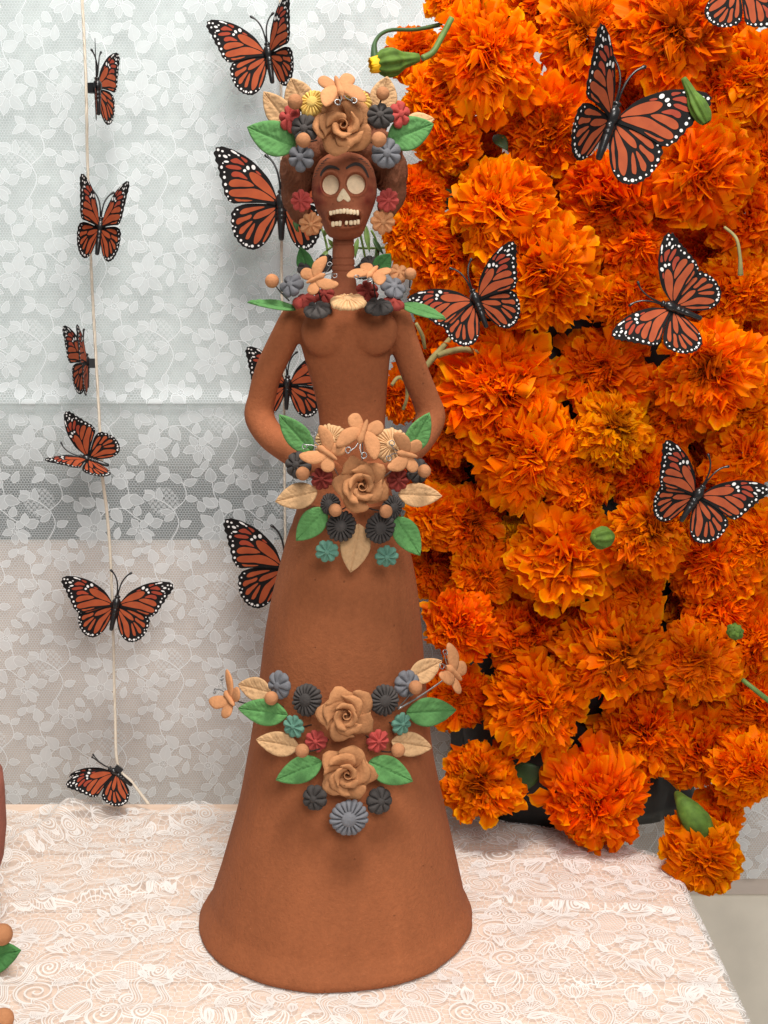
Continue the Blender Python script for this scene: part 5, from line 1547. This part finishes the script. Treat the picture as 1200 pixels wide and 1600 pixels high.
def monarch(px, py, Lpx, y, nrm, head, dl, dr, label, group, sl=0, sr=0, clip=True):
    p = at(px, py, y); s = Lpx * m_per_px(p)
    z = Vector(nrm).normalized(); h = Vector(head); h = (h - z * h.dot(z)).normalized(); x = h.cross(z)
    o = empty('monarch_butterfly', p); o.matrix_basis = Matrix.Translation(p) @ Matrix((x, h, z)).transposed().to_4x4() @ Matrix.Scale(s, 4)
    tag(o, label, 'butterfly', group)
    obj('body', BB, o); obj('antenna', AL, o); obj('antenna', AR, o, Matrix.Rotation(R(4), 4, 'Z'))
    for k, a in (('fl', R(dl)), ('hl', R(dl * .92)), ('fr', -R(dr)), ('hr', -R(dr * .92))):
        obj('forewing' if k[0] == 'f' else 'hindwing', WG[k], o, Matrix.Translation((0, 0, .012 if k[0] == 'f' else -.006)) @ Matrix.Rotation(a, 4, 'Y') @ Matrix.Rotation(R({'fl': sl, 'hl': sl * .35, 'fr': -sr, 'hr': -sr * .35}[k]), 4, 'Z'))
    if clip: obj('clip', CLIP, o)
    return o
g1, g2, g3 = 'toy butterflies strung on the cord farther from the figure', 'toy butterflies strung on the cord behind the figure', 'toy butterflies perched on the marigolds'
def hd(deg, dy=0): return (math.sin(R(deg)), dy, math.cos(R(deg)))
monarch(150, 138, 74, .222, (.97, -.25, 0), hd(2), 27, 3, 'toy monarch butterfly topmost on the free hanging cord, seen edge on', g1)
monarch(156, 357, 77, .225, (.25, -.97, .15), hd(9), 62, 64, 'toy monarch butterfly second from the top of the free hanging cord, wings half folded', g1)
monarch(137, 568, 70, .222, (-.97, -.25, 0), hd(-14), 28, 12, 'sideways toy butterfly on the free hanging cord just above the curtain crease', g1)
monarch(138, 717, 62, .226, (.05, -1, .1), hd(-72), 76, 12, 'toy monarch butterfly with head pointing sideways just below the curtain crease', g1)
monarch(181, 946, 73, .230, (.2, -.97, .1), hd(13), 14, 12, 'toy monarch butterfly with fully spread wings on the free hanging cord', g1, 20, 8)
monarch(182, 1206, 60, .222, (-.62, -.28, -.73), (-.74, 0, .67), 62, 72, 'tilted toy butterfly at the bottom end of the cord, just over the cloth', g1)
monarch(420, 86, 81, .268, (.02, -1, .1), hd(-7), 5, 58, 'toy monarch butterfly topmost on the cord behind the flower crown', g2, 6, 0)
monarch(440, 320, 100, .268, (.0, -1, 0), hd(1), 6, 38, 'toy monarch butterfly half hidden behind the skull and its ear flowers', g2)
monarch(449, 602, 70, .272, (0, -1, 0), hd(3), 30, 10, 'toy monarch butterfly seen through the bent clay arm', g2)
monarch(446, 888, 93, .272, (0, -1, 0), hd(2), 8, 30, 'toy monarch butterfly whose wing sticks out beside the skirt top', g2)
monarch(955, 187, 120, .062, (.02, -1, .1), hd(18), 54, 4, 'largest toy monarch butterfly, with a green bud lying on its wing', g3, 0, 10)
monarch(744, 470, 83, .050, (.04, -1, .15), hd(-21), 5, 28, 'toy monarch butterfly on marigolds beside the clay shoulder', g3, 18, 6)
monarch(1051, 481, 88, .062, (.0, -1, .1), hd(-69), 24, 5, 'toy monarch butterfly with one wing upright and head turned to the figure', g3, -3, 13)
monarch(1088, 775, 86, .064, (.05, -1, .1), hd(32), 20, 5, 'lowest toy butterfly on the marigolds, partly covered by a dark hearted head', g3, 17, 2)
monarch(1152, -30, 84, .066, (.0, -1, .0), hd(78), 20, 5, 'toy monarch butterfly cut off by the top edge above the marigolds', g3)
for (a, b) in (((958, 160), (975, 106)), ((737, 452), (733, 418)), ((1000, 488), (1046, 482))):
    pass

# ------------------------------------------------------------------ cords the butterflies hang from
M['cord'] = plain('cotton_cord', srgb(226, 214, 196), .85, .2, var=.08, scale=300)
def cord(pts, label):
    P_ = spline([at(px, py, y) for px, py, y in pts], 60)
    o = empty('hanging_cord', P_[0]); tag(o, label, 'cord')
    P_ = [p - P_[0] for p in P_]; acc = 0
    off = []
    for i, p in enumerate(P_):
        if i: acc += (p - P_[i - 1]).length
        off.append(acc)
    for k in range(3):
        v = [p + Vector((math.cos(a * 1500 + k * 2.094), math.sin(a * 1500 + k * 2.094), 0)) * .0008 for p, a in zip(P_, off)]
        obj('strand', mesh('strand', *tube(v, .00095, 6), True, [M['cord']]), o)
cord([(127, -30, .246), (134, 120, .246), (137, 260, .246), (143, 430, .246), (150, 560, .245), (157, 690, .243), (160, 745, .232), (167, 800, .242), (173, 880, .245), (177, 1000, .246), (180, 1120, .244), (184, 1195, .236), (206, 1222, .232), (232, 1256, .228)], 'white twisted cord hanging free with six toy butterflies')
cord([(438, -30, .288), (439, 120, .288), (440, 300, .288), (440, 440, .288), (444, 640, .288), (445, 800, .288), (448, 960, .288), (450, 1240, .285)], 'white twisted cord hanging behind the clay figure')

# ------------------------------------------------------------------ edge of a second clay figure
def neighbour():
    yy = -.02
    p = at(-104, 1500, yy)
    o = empty('clay_figure', (p.x, yy, .0015)); tag(o, 'reddish second clay figure just entering at the picture edge, with clay beads and leaf', 'figurine')
    c = Vector(o.location)
    prof = [(1180, 60), (1215, 104), (1240, 107), (1300, 110), (1345, 106), (1375, 96), (1400, 84), (1460, 80), (1520, 84), (1600, 92)]
    v = []; seg = 60
    for py, r in prof:
        q = at(-104, py, yy); rr = r * m_per_px(q)
        for k in range(seg):
            a = 2 * math.pi * k / seg; v.append((q.x + rr * math.cos(a) - c.x, rr * math.sin(a), q.z - c.z))
    for k in range(seg):
        a = 2 * math.pi * k / seg; q = at(-100, 1560, yy); v.append((q.x - c.x + .055 * math.cos(a), .055 * math.sin(a), .0))
    f = grid_faces(len(prof) + 1, seg, True, flip=True) + [tuple(range(seg))]
    obj('skirt', mesh('skirt', v, f, True, [clay('red_clay', srgb(170, 104, 86), .12)]), o)
    for px, py, r, yb in ((3, 1460, 17, yy - .06), (5, 1592, 17, -.155)):
        q = at(px, py, yb); obj('clay_ball', ball_mes[0], o, Matrix.Translation(q - c) @ Matrix.Scale(r * m_per_px(q), 4))
        obj('stem_wire', mesh('stem_wire', *tube([q - c, at(px - 60, py + 5, yb + .015) - c], .0007, 6), True, [M['dark_wire']]), o)
    a, b = at(-45, 1500, yy - .055), at(34, 1484, yy - .062); d = b - a; yv = d.normalized(); z = Vector((0, -1, .3)); z = (z - yv * z.dot(yv)).normalized(); x = yv.cross(z)
    obj('clay_leaf', leaf_me('dark_green'), o, Matrix.Translation(a - c) @ Matrix((x, yv, z)).transposed().to_4x4() @ Matrix.Diagonal((.03, d.length, .035, 1)))
neighbour()
